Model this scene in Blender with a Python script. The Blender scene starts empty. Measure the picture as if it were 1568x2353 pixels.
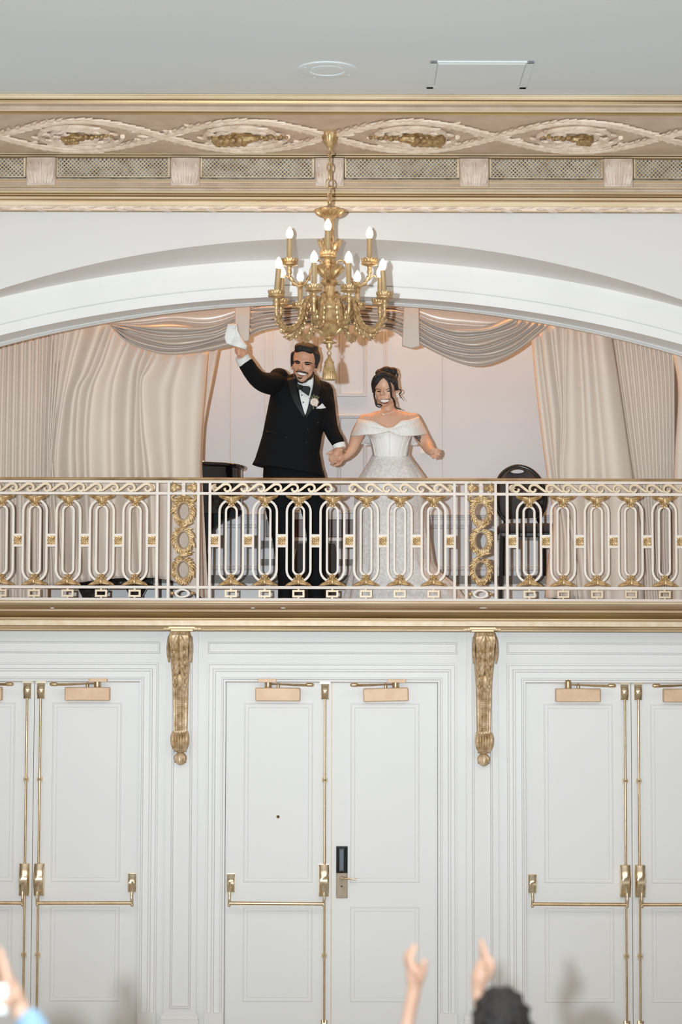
import bpy, bmesh, math, random
import numpy as np
from mathutils import Vector, Matrix
from mathutils.bvhtree import BVHTree
random.seed(7)
rng = np.random.default_rng(7)
SC = bpy.context.scene
COL = SC.collection

# ------------------------------------------------------------------ camera
FPX, CX, CY = 5000.0, 784.0, 1176.5
PITCH, ROLL = math.radians(4.16), 0.0026
CAM = Vector((0.0, 0.0, 2.6))
cam_rot = Matrix.Rotation(math.pi / 2 + PITCH, 4, 'X') @ Matrix.Rotation(ROLL, 4, 'Z')
cd = bpy.data.cameras.new('camera')
cd.sensor_fit = 'VERTICAL'
cd.sensor_height = 36.0
cd.sensor_width = 24.0
cd.lens = FPX / 2353.0 * 36.0
cd.clip_start, cd.clip_end = 0.1, 200
cd.dof.use_dof = True
cd.dof.focus_distance = 15.4
cd.dof.aperture_fstop = 1.9
co = bpy.data.objects.new('camera', cd)
COL.objects.link(co)
co.matrix_world = Matrix.Translation(CAM) @ cam_rot
SC.camera = co

# ------------------------------------------------------------------ world, lights, exposure
SC.view_settings.view_transform = 'Standard'
SC.view_settings.look = 'None'
SC.view_settings.gamma = 1.0
SC.view_settings.use_curve_mapping = False
SC.view_settings.exposure = 0.0
SC.cycles.use_denoising = True
SC.cycles.max_bounces = 8
SC.cycles.sample_clamp_indirect = 8.0

W = bpy.data.worlds.new('world'); SC.world = W
W.use_nodes = True
nt = W.node_tree; nt.nodes.clear()
wo = nt.nodes.new('ShaderNodeOutputWorld'); wb = nt.nodes.new('ShaderNodeBackground')
tc = nt.nodes.new('ShaderNodeTexCoord'); sx = nt.nodes.new('ShaderNodeSeparateXYZ')
cr = nt.nodes.new('ShaderNodeValToRGB')
mp = nt.nodes.new('ShaderNodeMapRange')
mp.inputs['From Min'].default_value = -1; mp.inputs['From Max'].default_value = 1
nt.links.new(tc.outputs['Generated'], sx.inputs[0])
nt.links.new(sx.outputs['Z'], mp.inputs['Value'])
nt.links.new(mp.outputs[0], cr.inputs[0])
cr.color_ramp.elements[0].position = 0.0; cr.color_ramp.elements[0].color = (0.98, 0.90, 0.80, 1)
cr.color_ramp.elements[1].position = 1.0; cr.color_ramp.elements[1].color = (0.60, 0.56, 0.50, 1)
e = cr.color_ramp.elements.new(0.47); e.color = (0.90, 0.80, 0.68, 1)
e = cr.color_ramp.elements.new(0.58); e.color = (0.55, 0.45, 0.36, 1)
nt.links.new(cr.outputs[0], wb.inputs[0]); wb.inputs[1].default_value = 0.47
nt.links.new(wb.outputs[0], wo.inputs[0])

def lamp(name, kind, loc, energy, color, target=None, **kw):
    l = bpy.data.lights.new(name, kind); l.energy = energy; l.color = color
    for k, v in kw.items(): setattr(l, k, v)
    o = bpy.data.objects.new(name, l); COL.objects.link(o); o.location = loc
    if target is not None:
        o.rotation_euler = (Vector(target) - Vector(loc)).to_track_quat('-Z', 'Y').to_euler()
    return o

# the photographer's flash, held to the left of the lens and aimed at the balcony
lamp('flash', 'SPOT', (-0.50, -0.1, 2.72), 5600, (0.80, 0.92, 1.0), (0.0, 15.0, 5.2),
     spot_size=math.radians(55), spot_blend=1.0, shadow_soft_size=0.05)
# light of the hall bounced down from the ceiling over the dance floor
lamp('hall_ceiling_glow', 'AREA', (0, 5.2, 6.0), 600, (1.0, 0.985, 0.95), (0, 5.2, 0),
     shape='RECTANGLE', size=13.0, size_y=8.0)
# warm lamps inside the balcony, above the arch head
lamp('balcony_lamp', 'AREA', (-0.2, 16.18, 6.25), 68, (1.0, 0.47, 0.17), (-0.2, 16.3, 3.6),
     shape='RECTANGLE', size=4.4, size_y=0.25)
# ------------------------------------------------------------------ helpers
_R = np.array(cam_rot.to_3x3())
def ray(px, py):
    d = _R @ np.array([(px - CX) / FPX, (CY - py) / FPX, -1.0])
    return d
def P(px, py, Y):
    """point of the vertical plane at distance Y seen along this direction of the survey photograph"""
    d = ray(px, py); t = Y / d[1]
    return np.array([d[0] * t, Y, CAM.z + d[2] * t])
def PX(px, Y, py=1176): return P(px, py, Y)[0]
def PZ(py, Y, px=784): return P(px, py, Y)[2]
def to_px(p):
    v = _R.T @ (np.asarray(p, float) - np.array(CAM))
    return CX + FPX * v[0] / -v[2], CY - FPX * v[1] / -v[2]
def V(*a): return np.array(a, float)
def nrm(v):
    v = np.asarray(v, float); n = np.linalg.norm(v)
    return v / n if n > 1e-12 else v
def sm(pts, n):
    """Catmull-Rom resampling of a polyline into n points"""
    p = np.asarray(pts, float)
    if len(p) == 2:
        return np.array([p[0] + (p[1] - p[0]) * t for t in np.linspace(0, 1, n)])
    q = np.vstack([2 * p[0] - p[1], p, 2 * p[-1] - p[-2]])
    L = np.concatenate([[0], np.cumsum(np.linalg.norm(np.diff(p, axis=0), axis=1))])
    out = []
    for s in np.linspace(0, L[-1], n):
        i = min(max(np.searchsorted(L, s, side='right') - 1, 0), len(p) - 2)
        t = (s - L[i]) / max(L[i + 1] - L[i], 1e-9)
        a, b, c, d = q[i], q[i + 1], q[i + 2], q[i + 3]
        out.append(0.5 * (2 * b + (c - a) * t + (2 * a - 5 * b + 4 * c - d) * t * t + (3 * b - a - 3 * c + d) * t ** 3))
    return np.array(out)
def smr(r, n):
    r = np.asarray(r, float)
    return np.interp(np.linspace(0, 1, n), np.linspace(0, 1, len(r)), r)

def wmat(o):
    b = Matrix.LocRotScale(o.location, o.rotation_euler, o.scale)
    if o.parent: return wmat(o.parent) @ o.matrix_parent_inverse @ b
    return b
def set_parent(o, p):
    o.parent = p
    o.matrix_parent_inverse = wmat(p).inverted()
def tag(o, label=None, cat=None, group=None, kind=None):
    if label: o['label'] = label
    if cat: o['category'] = cat
    if group: o['group'] = group
    if kind: o['kind'] = kind
    return o
def thing(name, loc, label, cat, group=None, kind=None):
    o = bpy.data.objects.new(name, None); COL.objects.link(o)
    o.location = Vector(loc); o.empty_display_size = 0.1
    return tag(o, label, cat, group, kind)
def kids(o): return [c for c in COL.objects if c.parent == o]
def copy_tree(o, parent=None):
    c = o.copy(); COL.objects.link(c)
    if parent is not None:
        c.parent = parent
    for ch in kids(o): copy_tree(ch, c)
    return c

class MB:
    def __init__(self): self.v = []; self.f = []; self.m = []; self.n = 0; self.mi = 0
    def add(self, verts, faces, mi=None):
        b = self.n
        self.v.append(np.asarray(verts, float).reshape(-1, 3)); self.n += len(self.v[-1])
        mi = self.mi if mi is None else mi
        for f in faces: self.f.append(tuple(int(i) + b for i in f)); self.m.append(mi)
        return self
    def grid(self, G, close_u=False, close_v=False, mi=None):
        G = np.asarray(G, float); nu, nv = G.shape[:2]
        fs = []
        for i in range(nu if close_u else nu - 1):
            for j in range(nv if close_v else nv - 1):
                a, b = i, (i + 1) % nu; c, d = j, (j + 1) % nv
                fs.append((a * nv + c, b * nv + c, b * nv + d, a * nv + d))
        return self.add(G.reshape(-1, 3), fs, mi)
    def box(self, x0, x1, y0, y1, z0, z1, mi=None):
        v = [(x, y, z) for x in (x0, x1) for y in (y0, y1) for z in (z0, z1)]
        return self.add(v, [(0, 1, 3, 2), (4, 6, 7, 5), (0, 4, 5, 1), (2, 3, 7, 6), (0, 2, 6, 4), (1, 5, 7, 3)], mi)
    def tube(self, pts, rad, seg=8, closed=False, mi=None, flat=1.0, fdir=None):
        p = np.asarray(pts, float); n = len(p)
        r = np.full(n, rad, float) if np.isscalar(rad) else smr(rad, n)
        if closed: T = np.roll(p, -1, 0) - np.roll(p, 1, 0)
        else: T = np.gradient(p, axis=0)
        T = np.array([nrm(t) for t in T])
        u = nrm(np.cross(T[0], [0, 1, 0])) if abs(T[0][1]) < 0.9 else nrm(np.cross(T[0], [1, 0, 0]))
        if fdir is not None: u = nrm(np.cross(T[0], fdir))
        rows = []
        for i in range(n):
            u = nrm(u - T[i] * np.dot(u, T[i]))
            w = np.cross(T[i], u)
            a = np.arange(seg) * 2 * math.pi / seg
            rows.append(p[i] + r[i] * (np.outer(np.cos(a), u) + flat * np.outer(np.sin(a), w)))
        self.grid(rows, close_u=closed, close_v=True, mi=mi)
        if not closed:
            b = self.n - n * seg
            mi = self.mi if mi is None else mi
            self.f.append(tuple(b + i for i in range(seg))[::-1]); self.m.append(mi)
            self.f.append(tuple(b + (n - 1) * seg + i for i in range(seg))); self.m.append(mi)
        return self
    def lathe(self, prof, c, seg=24, axis='z', mod=None, mi=None, a0=0.0):
        c = np.asarray(c, float); rows = []
        for k, (r, z) in enumerate(prof):
            row = []
            for i in range(seg):
                a = a0 + i * 2 * math.pi / seg
                rr = max(r, 1e-5) * (mod(a, k / (len(prof) - 1)) if mod else 1)
                x, y = rr * math.cos(a), rr * math.sin(a)
                row.append((x, y, z) if axis == 'z' else ((x, z, y) if axis == 'y' else (z, x, y)))
            rows.append(np.array(row) + c)
        return self.grid(rows, close_v=True, mi=mi)
    def ell(self, c, r, rot=None, nu=14, nv=10, mi=None):
        r = np.full(3, r, float) if np.isscalar(r) else np.asarray(r, float)
        vs = [(0, 0, 1)]
        for i in range(1, nv):
            t = math.pi * i / nv
            for j in range(nu):
                a = 2 * math.pi * j / nu
                vs.append((math.sin(t) * math.cos(a), math.sin(t) * math.sin(a), math.cos(t)))
        vs.append((0, 0, -1))
        vs = np.array(vs) * r
        if rot is not None: vs = vs @ np.asarray(rot).T
        vs = vs + np.asarray(c, float)
        fs = []
        for j in range(nu):
            fs.append((0, 1 + j, 1 + (j + 1) % nu))
            fs.append((len(vs) - 1, 1 + (nv - 2) * nu + (j + 1) % nu, 1 + (nv - 2) * nu + j))
        for i in range(nv - 2):
            for j in range(nu):
                a = 1 + i * nu + j; b = 1 + i * nu + (j + 1) % nu
                fs.append((a, a + nu, b + nu, b))
        return self.add(vs, fs, mi)
    def cap(self, a, b, ra, rb, seg=12, mi=None, flat=1.0, fdir=None):
        """tapered capsule: closed manifold"""
        a = np.asarray(a, float); b = np.asarray(b, float); d = b - a; L = np.linalg.norm(d); d = nrm(d)
        pts, rr = [], []
        for t in np.linspace(-88, 0, 5): pts.append(a + d * ra * math.sin(math.radians(t))); rr.append(ra * math.cos(math.radians(t)))
        for t in np.linspace(0, 88, 5): pts.append(b + d * rb * math.sin(math.radians(t))); rr.append(rb * math.cos(math.radians(t)))
        return self.tube(pts, rr, seg, mi=mi, flat=flat, fdir=fdir)
    def chain(self, pts, rad, seg=12, mi=None, flat=1.0, fdir=None):
        """rounded tapered limb through the points (closed manifold)"""
        p = np.asarray(pts, float); r = np.asarray(rad, float)
        n = len(p) * 5; q = sm(p, n); rr = smr(r, n)
        d0 = nrm(q[0] - q[1]); d1 = nrm(q[-1] - q[-2])
        A = [q[0] + d0 * rr[0] * math.sin(math.radians(t)) for t in (88, 60, 30)]; ra = [rr[0] * math.cos(math.radians(t)) for t in (88, 60, 30)]
        B = [q[-1] + d1 * rr[-1] * math.sin(math.radians(t)) for t in (30, 60, 88)]; rb = [rr[-1] * math.cos(math.radians(t)) for t in (30, 60, 88)]
        return self.tube(np.vstack([A, q, B]), np.concatenate([ra, rr, rb]), seg, mi=mi, flat=flat, fdir=fdir)
    def prism(self, poly, y0, y1, mi=None):
        """polygon in (x, z) extruded between two depths"""
        n = len(poly)
        v = [(x, y0, z) for x, z in poly] + [(x, y1, z) for x, z in poly]
        fs = [tuple(range(n)), tuple(range(2 * n - 1, n - 1, -1))] + [(i, i + n, (i + 1) % n + n, (i + 1) % n) for i in range(n)]
        return self.add(v, fs, mi)
    def sweepx(self, prof, x0, x1, mats=None):
        """profile of (y, z) points drawn along x; mats gives one slot per segment"""
        for i in range(len(prof) - 1):
            (ya, za), (yb, zb) = prof[i], prof[i + 1]
            self.add([(x0, ya, za), (x1, ya, za), (x1, yb, zb), (x0, yb, zb)], [(0, 3, 2, 1)], mats[i] if mats else None)
        return self
    def rects(self, loops, fill=True, mi=None):
        """nested rectangles (x0, x1, z0, z1, y) bridged into a mitred moulding"""
        vs = []
        for x0, x1, z0, z1, y in loops: vs += [(x0, y, z0), (x1, y, z0), (x1, y, z1), (x0, y, z1)]
        fs = []
        for k in range(len(loops) - 1):
            a = 4 * k
            for i in range(4):
                j = (i + 1) % 4
                fs.append((a + i, a + j, a + 4 + j, a + 4 + i))
        if fill: fs.append(tuple(4 * (len(loops) - 1) + i for i in range(4)))
        return self.add(vs, fs, mi)
    def leaf(self, base, d, nr, L, Wd, T, curl=0.0, mi=None, n=6, ridge=0.35):
        """a carved leaf lying on a surface with normal nr"""
        d = nrm(d); nr = nrm(nr - d * np.dot(nr, d)); s = np.cross(d, nr); base = np.asarray(base, float)
        rows = []
        for i in range(n + 1):
            t = i / n
            w = Wd * 0.5 * (math.sin(math.pi * min(1, 0.12 + 0.88 * t) ** 0.8)) * (1 if t < 0.999 else 0.05)
            h = T * (0.5 + 0.5 * math.sin(math.pi * t)) + curl * t * t * L
            c = base + d * L * t
            rows.append([c - s * w, c - s * w * 0.6 + nr * h * 0.85, c + nr * h * (1 - ridge), c + s * w * 0.6 + nr * h * 0.85, c + s * w])
        return self.grid(rows, mi=mi)
    def build(self, name, mat, parent=None, smooth=True, angle=40, bevel=0, solid=0, off=0.0):
        me = bpy.data.meshes.new(name)
        me.from_pydata(np.vstack(self.v).tolist(), [], self.f)
        mats = mat if isinstance(mat, (list, tuple)) else [mat]
        for m in mats: me.materials.append(m)
        if len(mats) > 1: me.polygons.foreach_set('material_index', self.m)
        bm = bmesh.new(); bm.from_mesh(me)
        bmesh.ops.recalc_face_normals(bm, faces=bm.faces)
        bm.to_mesh(me); bm.free()
        o = bpy.data.objects.new(name, me); COL.objects.link(o)
        if bevel:
            m = o.modifiers.new('bevel', 'BEVEL'); m.width = bevel; m.segments = 2; m.limit_method = 'ANGLE'; m.angle_limit = math.radians(40)
        if solid:
            m = o.modifiers.new('solid', 'SOLIDIFY'); m.thickness = solid; m.offset = off
        if smooth:
            me.polygons.foreach_set('use_smooth', [True] * len(me.polygons))
            if angle < 180: me.set_sharp_from_angle(angle=math.radians(angle))
        me.update()
        if parent is not None: set_parent(o, parent)
        return o

def remesh(o, voxel, smooth=4, factor=0.5, extra=()):
    """union of the overlapping closed pieces of o into one continuous skin"""
    m = o.modifiers.new('r', 'REMESH'); m.mode = 'VOXEL'; m.voxel_size = voxel; m.use_smooth_shade = True
    if smooth:
        s = o.modifiers.new('s', 'SMOOTH'); s.factor = factor; s.iterations = smooth
    dg = bpy.context.evaluated_depsgraph_get(); dg.update()
    me = bpy.data.meshes.new_from_object(o.evaluated_get(dg))
    old = o.data; mats = list(old.materials); name = old.name
    o.modifiers.clear(); o.data = me
    me.materials.clear()
    for mm in mats: me.materials.append(mm)
    bpy.data.meshes.remove(old); me.name = name
    me.polygons.foreach_set('use_smooth', [True] * len(me.polygons))
    me.set_sharp_from_angle(angle=math.pi)
    for c, r, it in extra:        # soften one region further (a face)
        bm = bmesh.new(); bm.from_mesh(me)
        sel = [v for v in bm.verts if (v.co - Vector(c)).length < r]
        for _ in range(it): bmesh.ops.smooth_vert(bm, verts=sel, factor=0.5, use_axis_x=True, use_axis_y=True, use_axis_z=True)
        bm.to_mesh(me); bm.free()
    return o
def bvh_of(*objs):
    vs, fs, n = [], [], 0
    for o in objs:
        w = wmat(o)
        vs += [w @ v.co for v in o.data.vertices]
        fs += [tuple(i + n for i in p.vertices) for p in o.data.polygons]
        n = len(vs)
    return BVHTree.FromPolygons(vs, fs)
def drop(bvh, px, py, Yd, off):
    """where the line of sight first meets the surface, lifted off it by off"""
    d = Vector(ray(px, py)).normalized()
    h, nm, i, ds = bvh.ray_cast(CAM, d)
    if h is None:
        q, nm, i, ds = bvh.find_nearest(Vector(P(px, py, Yd)))
        h = q
    nm = nm if nm.dot(d) < 0 else -nm
    return np.array(h + nm * off)
def patch(bvh, A, B, name, mat, parent, Yd, off=0.004, rows=14, cols=6, solid=0.004, bulge=0.0):
    """strip of cloth / skin laid on a surface between two edge lines A and B"""
    a = sm(A, rows); b = sm(B, rows); m = MB(); G = []
    for i in range(rows):
        r = []
        for j in range(cols):
            t = j / (cols - 1); q = a[i] * (1 - t) + b[i] * t
            r.append(drop(bvh, q[0], q[1], Yd, off + bulge * math.sin(math.pi * t)))
        G.append(r)
    m.grid(G)
    return m.build(name, mat, parent, solid=solid, off=0.0, angle=180)
def drape(guides, Y0, amp, rows=40, sub=8, skew=0.0, power=0.75, Yfun=None, amps=None, tail=None):
    """cloth hung between crease lines (each a list of survey points); bulges between the creases"""
    g = [sm(q, rows) for q in guides]
    cols = []
    for k in range(len(g) - 1):
        A = amp if amps is None else amps[k]
        for j in range(sub if k < len(g) - 2 else sub + 1):
            t = j / sub
            u = t ** (1 + skew) if skew >= 0 else 1 - (1 - t) ** (1 - skew)
            b = math.sin(math.pi * u) ** power if 0 < u < 1 else 0.0
            col = []
            for i in range(rows):
                s = i / (rows - 1)
                q = g[k][i] * (1 - t) + g[k + 1][i] * t
                wd = np.linalg.norm(g[k + 1][i] - g[k][i]) / 322.0
                a_ = A * min(1.0, 0.35 + wd / 0.12)
                if tail is not None: a_ *= tail(s)
                Y = Y0 - b * a_ + (Yfun(k, t, s) if Yfun else 0.0)
                col.append(P(q[0], q[1], Y))
            cols.append(col)
    return cols
# ------------------------------------------------------------------ materials
def mat(name, col, rough=0.5, metal=0.0, col2=None, nscale=8.0, lo=0.35, hi=0.65, bump=0.0, bscale=60.0, stretch=None,
        coat=0.0, sheen=0.0, spec=None, emit=None, estr=0.0, sss=0.0, detail=4.0):
    m = bpy.data.materials.new(name); m.use_nodes = True
    t = m.node_tree; b = t.nodes['Principled BSDF']
    b.inputs['Base Color'].default_value = (*col, 1); b.inputs['Roughness'].default_value = rough
    b.inputs['Metallic'].default_value = metal
    if coat: b.inputs['Coat Weight'].default_value = coat; b.inputs['Coat Roughness'].default_value = 0.05
    if sheen: b.inputs['Sheen Weight'].default_value = sheen
    if spec is not None: b.inputs['Specular IOR Level'].default_value = spec
    if sss:
        b.inputs['Subsurface Weight'].default_value = sss; b.inputs['Subsurface Radius'].default_value = (0.012, 0.005, 0.003)
        b.inputs['Subsurface Scale'].default_value = 0.6
    if emit: b.inputs['Emission Color'].default_value = (*emit, 1); b.inputs['Emission Strength'].default_value = estr
    tc = t.nodes.new('ShaderNodeTexCoord'); mp = t.nodes.new('ShaderNodeMapping')
    t.links.new(tc.outputs['Object'], mp.inputs[0])
    if stretch: mp.inputs['Scale'].default_value = stretch
    n = t.nodes.new('ShaderNodeTexNoise'); n.inputs['Scale'].default_value = nscale; n.inputs['Detail'].default_value = detail
    t.links.new(mp.outputs[0], n.inputs['Vector'])
    c2 = col2 if col2 is not None else tuple(c * 0.96 for c in col)
    r = t.nodes.new('ShaderNodeValToRGB')
    r.color_ramp.elements[0].position = lo; r.color_ramp.elements[0].color = (*c2, 1)
    r.color_ramp.elements[1].position = hi; r.color_ramp.elements[1].color = (*col, 1)
    t.links.new(n.outputs['Fac'], r.inputs[0]); t.links.new(r.outputs[0], b.inputs['Base Color'])
    if bump:
        n2 = t.nodes.new('ShaderNodeTexNoise'); n2.inputs['Scale'].default_value = bscale; n2.inputs['Detail'].default_value = 5
        t.links.new(mp.outputs[0], n2.inputs['Vector'])
        bp = t.nodes.new('ShaderNodeBump'); bp.inputs['Strength'].default_value = bump; bp.inputs['Distance'].default_value = 0.01
        t.links.new(n2.outputs['Fac'], bp.inputs['Height']); t.links.new(bp.outputs[0], b.inputs['Normal'])
    return m
M = {}
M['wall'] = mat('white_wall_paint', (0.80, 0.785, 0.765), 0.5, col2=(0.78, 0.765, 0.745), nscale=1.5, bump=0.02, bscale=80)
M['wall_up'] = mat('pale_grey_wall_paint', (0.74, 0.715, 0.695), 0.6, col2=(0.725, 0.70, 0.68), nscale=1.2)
M['arch'] = mat('arch_white_paint', (0.84, 0.82, 0.80), 0.5, nscale=2)
M['ceil'] = mat('ceiling_paint', (0.76, 0.805, 0.82), 0.7, col2=(0.74, 0.785, 0.80), nscale=0.8)
M['ceil_white'] = mat('ceiling_fitting_paint', (0.77, 0.825, 0.84), 0.6, nscale=3)
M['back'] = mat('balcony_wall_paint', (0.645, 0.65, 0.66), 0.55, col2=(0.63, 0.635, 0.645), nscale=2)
M['floor'] = mat('pale_carpet_floor', (0.56, 0.54, 0.50), 0.8, col2=(0.50, 0.48, 0.44), nscale=3, stretch=(1, 0.1, 1))
M['grey'] = mat('grey_carpet_edge', (0.26, 0.26, 0.25), 0.9, col2=(0.20, 0.20, 0.195), nscale=90)
M['dark'] = mat('dark_slot', (0.05, 0.04, 0.035), 0.8)
M['goldpaint'] = mat('gold_leaf_paint', (0.74, 0.55, 0.33), 0.42, 0.25, col2=(0.55, 0.37, 0.19), nscale=5, lo=0.3, hi=0.6, stretch=(0.25, 1, 3))
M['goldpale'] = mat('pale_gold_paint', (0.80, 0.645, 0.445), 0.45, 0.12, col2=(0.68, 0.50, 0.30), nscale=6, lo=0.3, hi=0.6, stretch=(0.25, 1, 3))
M['goldshade'] = mat('dark_gold_and_recess_shade', (0.40, 0.26, 0.11), 0.4, 0.4, col2=(0.28, 0.17, 0.07), nscale=5, stretch=(0.25, 1, 3))  # dark gold that also paints the shade in the hollows of the mouldings
M['taupe'] = mat('taupe_glaze', (0.62, 0.49, 0.385), 0.6, col2=(0.53, 0.41, 0.31), nscale=7)
M['frieze'] = mat('frieze_ground_glaze', (0.74, 0.575, 0.45), 0.65, col2=(0.65, 0.485, 0.365), nscale=7)
M['relief'] = mat('glazed_plaster_relief', (0.88, 0.73, 0.59), 0.55, col2=(0.72, 0.55, 0.42), nscale=14, lo=0.3, hi=0.62, bump=0.3, bscale=40)
M['blockp'] = mat('pink_glazed_plaster', (0.76, 0.64, 0.54), 0.55, col2=(0.60, 0.46, 0.36), nscale=12, lo=0.3, hi=0.6, bump=0.2, bscale=50)
M['grille'] = mat('gold_grille_paint', (0.78, 0.64, 0.45), 0.5, 0.15, col2=(0.62, 0.46, 0.28), nscale=9)
M['duct'] = mat('grey_vent_backing', (0.36, 0.33, 0.29), 0.8, col2=(0.13, 0.11, 0.09), nscale=16, lo=0.35, hi=0.6)
M['cream'] = mat('cream_rail_paint', (0.83, 0.745, 0.67), 0.45, col2=(0.79, 0.69, 0.60), nscale=8)
M['creamgold'] = mat('cream_gold_paint', (0.74, 0.61, 0.44), 0.42, 0.1, col2=(0.66, 0.50, 0.32), nscale=14)
M['gilt'] = mat('railing_gilding', (0.74, 0.54, 0.30), 0.4, 0.4, col2=(0.40, 0.24, 0.09), nscale=28, lo=0.36, hi=0.6, bump=0.3, bscale=90)
M['handrail'] = mat('worn_gold_handrail', (0.55, 0.38, 0.20), 0.35, 0.4, col2=(0.25, 0.14, 0.06), nscale=9, lo=0.35, hi=0.6, stretch=(0.4, 1, 1))
M['wornlip'] = mat('worn_gold_ledge', (0.40, 0.27, 0.165), 0.42, 0.25, col2=(0.28, 0.175, 0.095), nscale=5, lo=0.3, hi=0.65, stretch=(0.35, 1, 5))
M['bracket'] = mat('carved_gold_bracket', (0.72, 0.54, 0.35), 0.42, 0.3, col2=(0.44, 0.28, 0.13), nscale=22, lo=0.36, hi=0.62, bump=0.25, bscale=60)
M['chand'] = mat('antique_brass', (0.66, 0.46, 0.245), 0.38, 0.55, col2=(0.40, 0.25, 0.11), nscale=26, lo=0.32, hi=0.6, bump=0.15, bscale=90)
M['candle'] = mat('gold_candle_sleeve', (0.55, 0.41, 0.24), 0.42, 0.4, col2=(0.48, 0.34, 0.18), nscale=12)
M['bulb'] = mat('lit_candle_bulb', (1, 0.95, 0.88), 0.3, emit=(1.0, 0.74, 0.46), estr=10.0)
M['dustgrey'] = mat('grey_dome', (0.40, 0.37, 0.33), 0.5)
M['brass'] = mat('polished_brass', (0.86, 0.74, 0.56), 0.2, 1.0, col2=(0.80, 0.66, 0.46), nscale=10)
M['brassd'] = mat('satin_brass', (0.72, 0.54, 0.33), 0.3, 0.9, col2=(0.60, 0.42, 0.24), nscale=18)
M['closer'] = mat('copper_tone_closer', (0.68, 0.47, 0.31), 0.5, 0.15, col2=(0.63, 0.42, 0.265), nscale=14, lo=0.4, hi=0.6)
M['agedbrass'] = mat('aged_brass_plate', (0.34, 0.265, 0.185), 0.5, 0.3, col2=(0.26, 0.20, 0.135), nscale=30)
M['black'] = mat('black_plastic', (0.012, 0.014, 0.018), 0.3)
M['reader'] = mat('dark_card_reader', (0.035, 0.05, 0.065), 0.35)
M['piano'] = mat('black_lacquer', (0.004, 0.004, 0.005), 0.09, coat=0.6)
M['satin'] = mat('beige_satin', (0.55, 0.45, 0.37), 0.30, 0.0, col2=(0.52, 0.42, 0.345), nscale=3, sheen=0.2, spec=0.8)
M['curtain'] = mat('beige_curtain', (0.74, 0.635, 0.545), 0.75, col2=(0.715, 0.61, 0.52), nscale=3, sheen=0.3)
M['chairf'] = mat('dark_grey_upholstery', (0.055, 0.05, 0.05), 0.85, col2=(0.04, 0.036, 0.036), nscale=120)
M['chairm'] = mat('black_chair_frame', (0.010, 0.014, 0.016), 0.25)
M['wood'] = mat('dark_brown_wood', (0.075, 0.032, 0.022), 0.4, col2=(0.05, 0.02, 0.014), nscale=5, stretch=(1, 1, 12))
M['skin_m'] = mat('groom_skin', (0.64, 0.36, 0.235), 0.48, col2=(0.58, 0.30, 0.19), nscale=14)
M['skin_f'] = mat('bride_skin', (0.68, 0.41, 0.28), 0.45, col2=(0.64, 0.365, 0.245), nscale=14)
M['skin_p'] = mat('guest_skin', (0.56, 0.35, 0.25), 0.5, col2=(0.52, 0.31, 0.215), nscale=9)
M['hair'] = mat('black_hair', (0.010, 0.008, 0.008), 0.62, col2=(0.005, 0.0045, 0.0045), nscale=30, stretch=(1, 1, 0.2), bump=0.9, bscale=110)
M['hairb'] = mat('dark_brown_hair', (0.016, 0.010, 0.008), 0.55, col2=(0.006, 0.004, 0.004), nscale=40, stretch=(1, 1, 0.2), bump=0.9, bscale=110)
M['beard'] = mat('short_dark_beard', (0.065, 0.036, 0.025), 0.8, col2=(0.03, 0.017, 0.012), nscale=140, lo=.4, hi=.6)
M['wool'] = mat('black_wool', (0.0045, 0.005, 0.006), 0.85, col2=(0.0035, 0.004, 0.005), nscale=120, spec=0.2)
M['lapel'] = mat('black_satin_lapel', (0.007, 0.0075, 0.008), 0.55, spec=0.25)
M['shirt'] = mat('white_shirt', (0.80, 0.79, 0.77), 0.6)
M['napkin'] = mat('white_napkin', (0.83, 0.82, 0.80), 0.7)
M['lace'] = mat('white_lace', (0.80, 0.775, 0.75), 0.7, col2=(0.67, 0.635, 0.605), nscale=58, lo=0.43, hi=0.60, bump=0.15, bscale=60, detail=9)
M['lacew'] = mat('fine_white_lace', (0.83, 0.81, 0.785), 0.65, col2=(0.76, 0.725, 0.69), nscale=64, lo=0.42, hi=0.58, bump=0.12, bscale=70, detail=8)
M['dress'] = mat('ivory_satin', (0.82, 0.805, 0.78), 0.5, col2=(0.79, 0.77, 0.74), nscale=4)
M['teeth'] = mat('teeth', (0.85, 0.82, 0.77), 0.3)
M['lips_f'] = mat('rose_lips', (0.30, 0.09, 0.075), 0.4)
M['lips_m'] = mat('brown_lips', (0.27, 0.085, 0.06), 0.45)
M['eye'] = mat('dark_eye', (0.02, 0.012, 0.01), 0.2)
M['flower'] = mat('cream_rose', (0.80, 0.71, 0.62), 0.6, col2=(0.66, 0.54, 0.44), nscale=60)
M['green'] = mat('dried_green_leaf', (0.16, 0.15, 0.09), 0.7)
M['ink'] = mat('tattoo_ink', (0.10, 0.085, 0.085), 0.6)
M['pearl'] = mat('pearl', (0.85, 0.82, 0.78), 0.2)
M['blue'] = mat('light_blue_shirt', (0.27, 0.42, 0.56), 0.8, col2=(0.23, 0.37, 0.50), nscale=20)
M['phone'] = mat('white_phone_case', (0.86, 0.85, 0.86), 0.2)
M['plate'] = mat('cream_switch_plate', (0.76, 0.70, 0.62), 0.4)
M['chip'] = mat('bare_plaster', (0.84, 0.82, 0.79), 0.7)

M['archsof'] = mat('arch_soffit_paint', (0.92, 0.89, 0.87), 0.6, nscale=2)
M['horn'] = mat('darkened_gold', (0.50, 0.33, 0.15), 0.45, 0.3, col2=(0.26, 0.15, 0.06), nscale=30, lo=.36, hi=.6, bump=.3, bscale=60)
M['pianom'] = mat('black_satin_wood', (0.005, 0.005, 0.006), 0.6, spec=0.15)
# ------------------------------------------------------------------ the room
YW = 15.5            # wall with the doors
YF = 13.23           # front face of the beam at the ceiling
YR = 15.3            # railing
YB = 16.4            # back wall of the balcony
XL, XR = -5.2, 5.2

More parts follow.
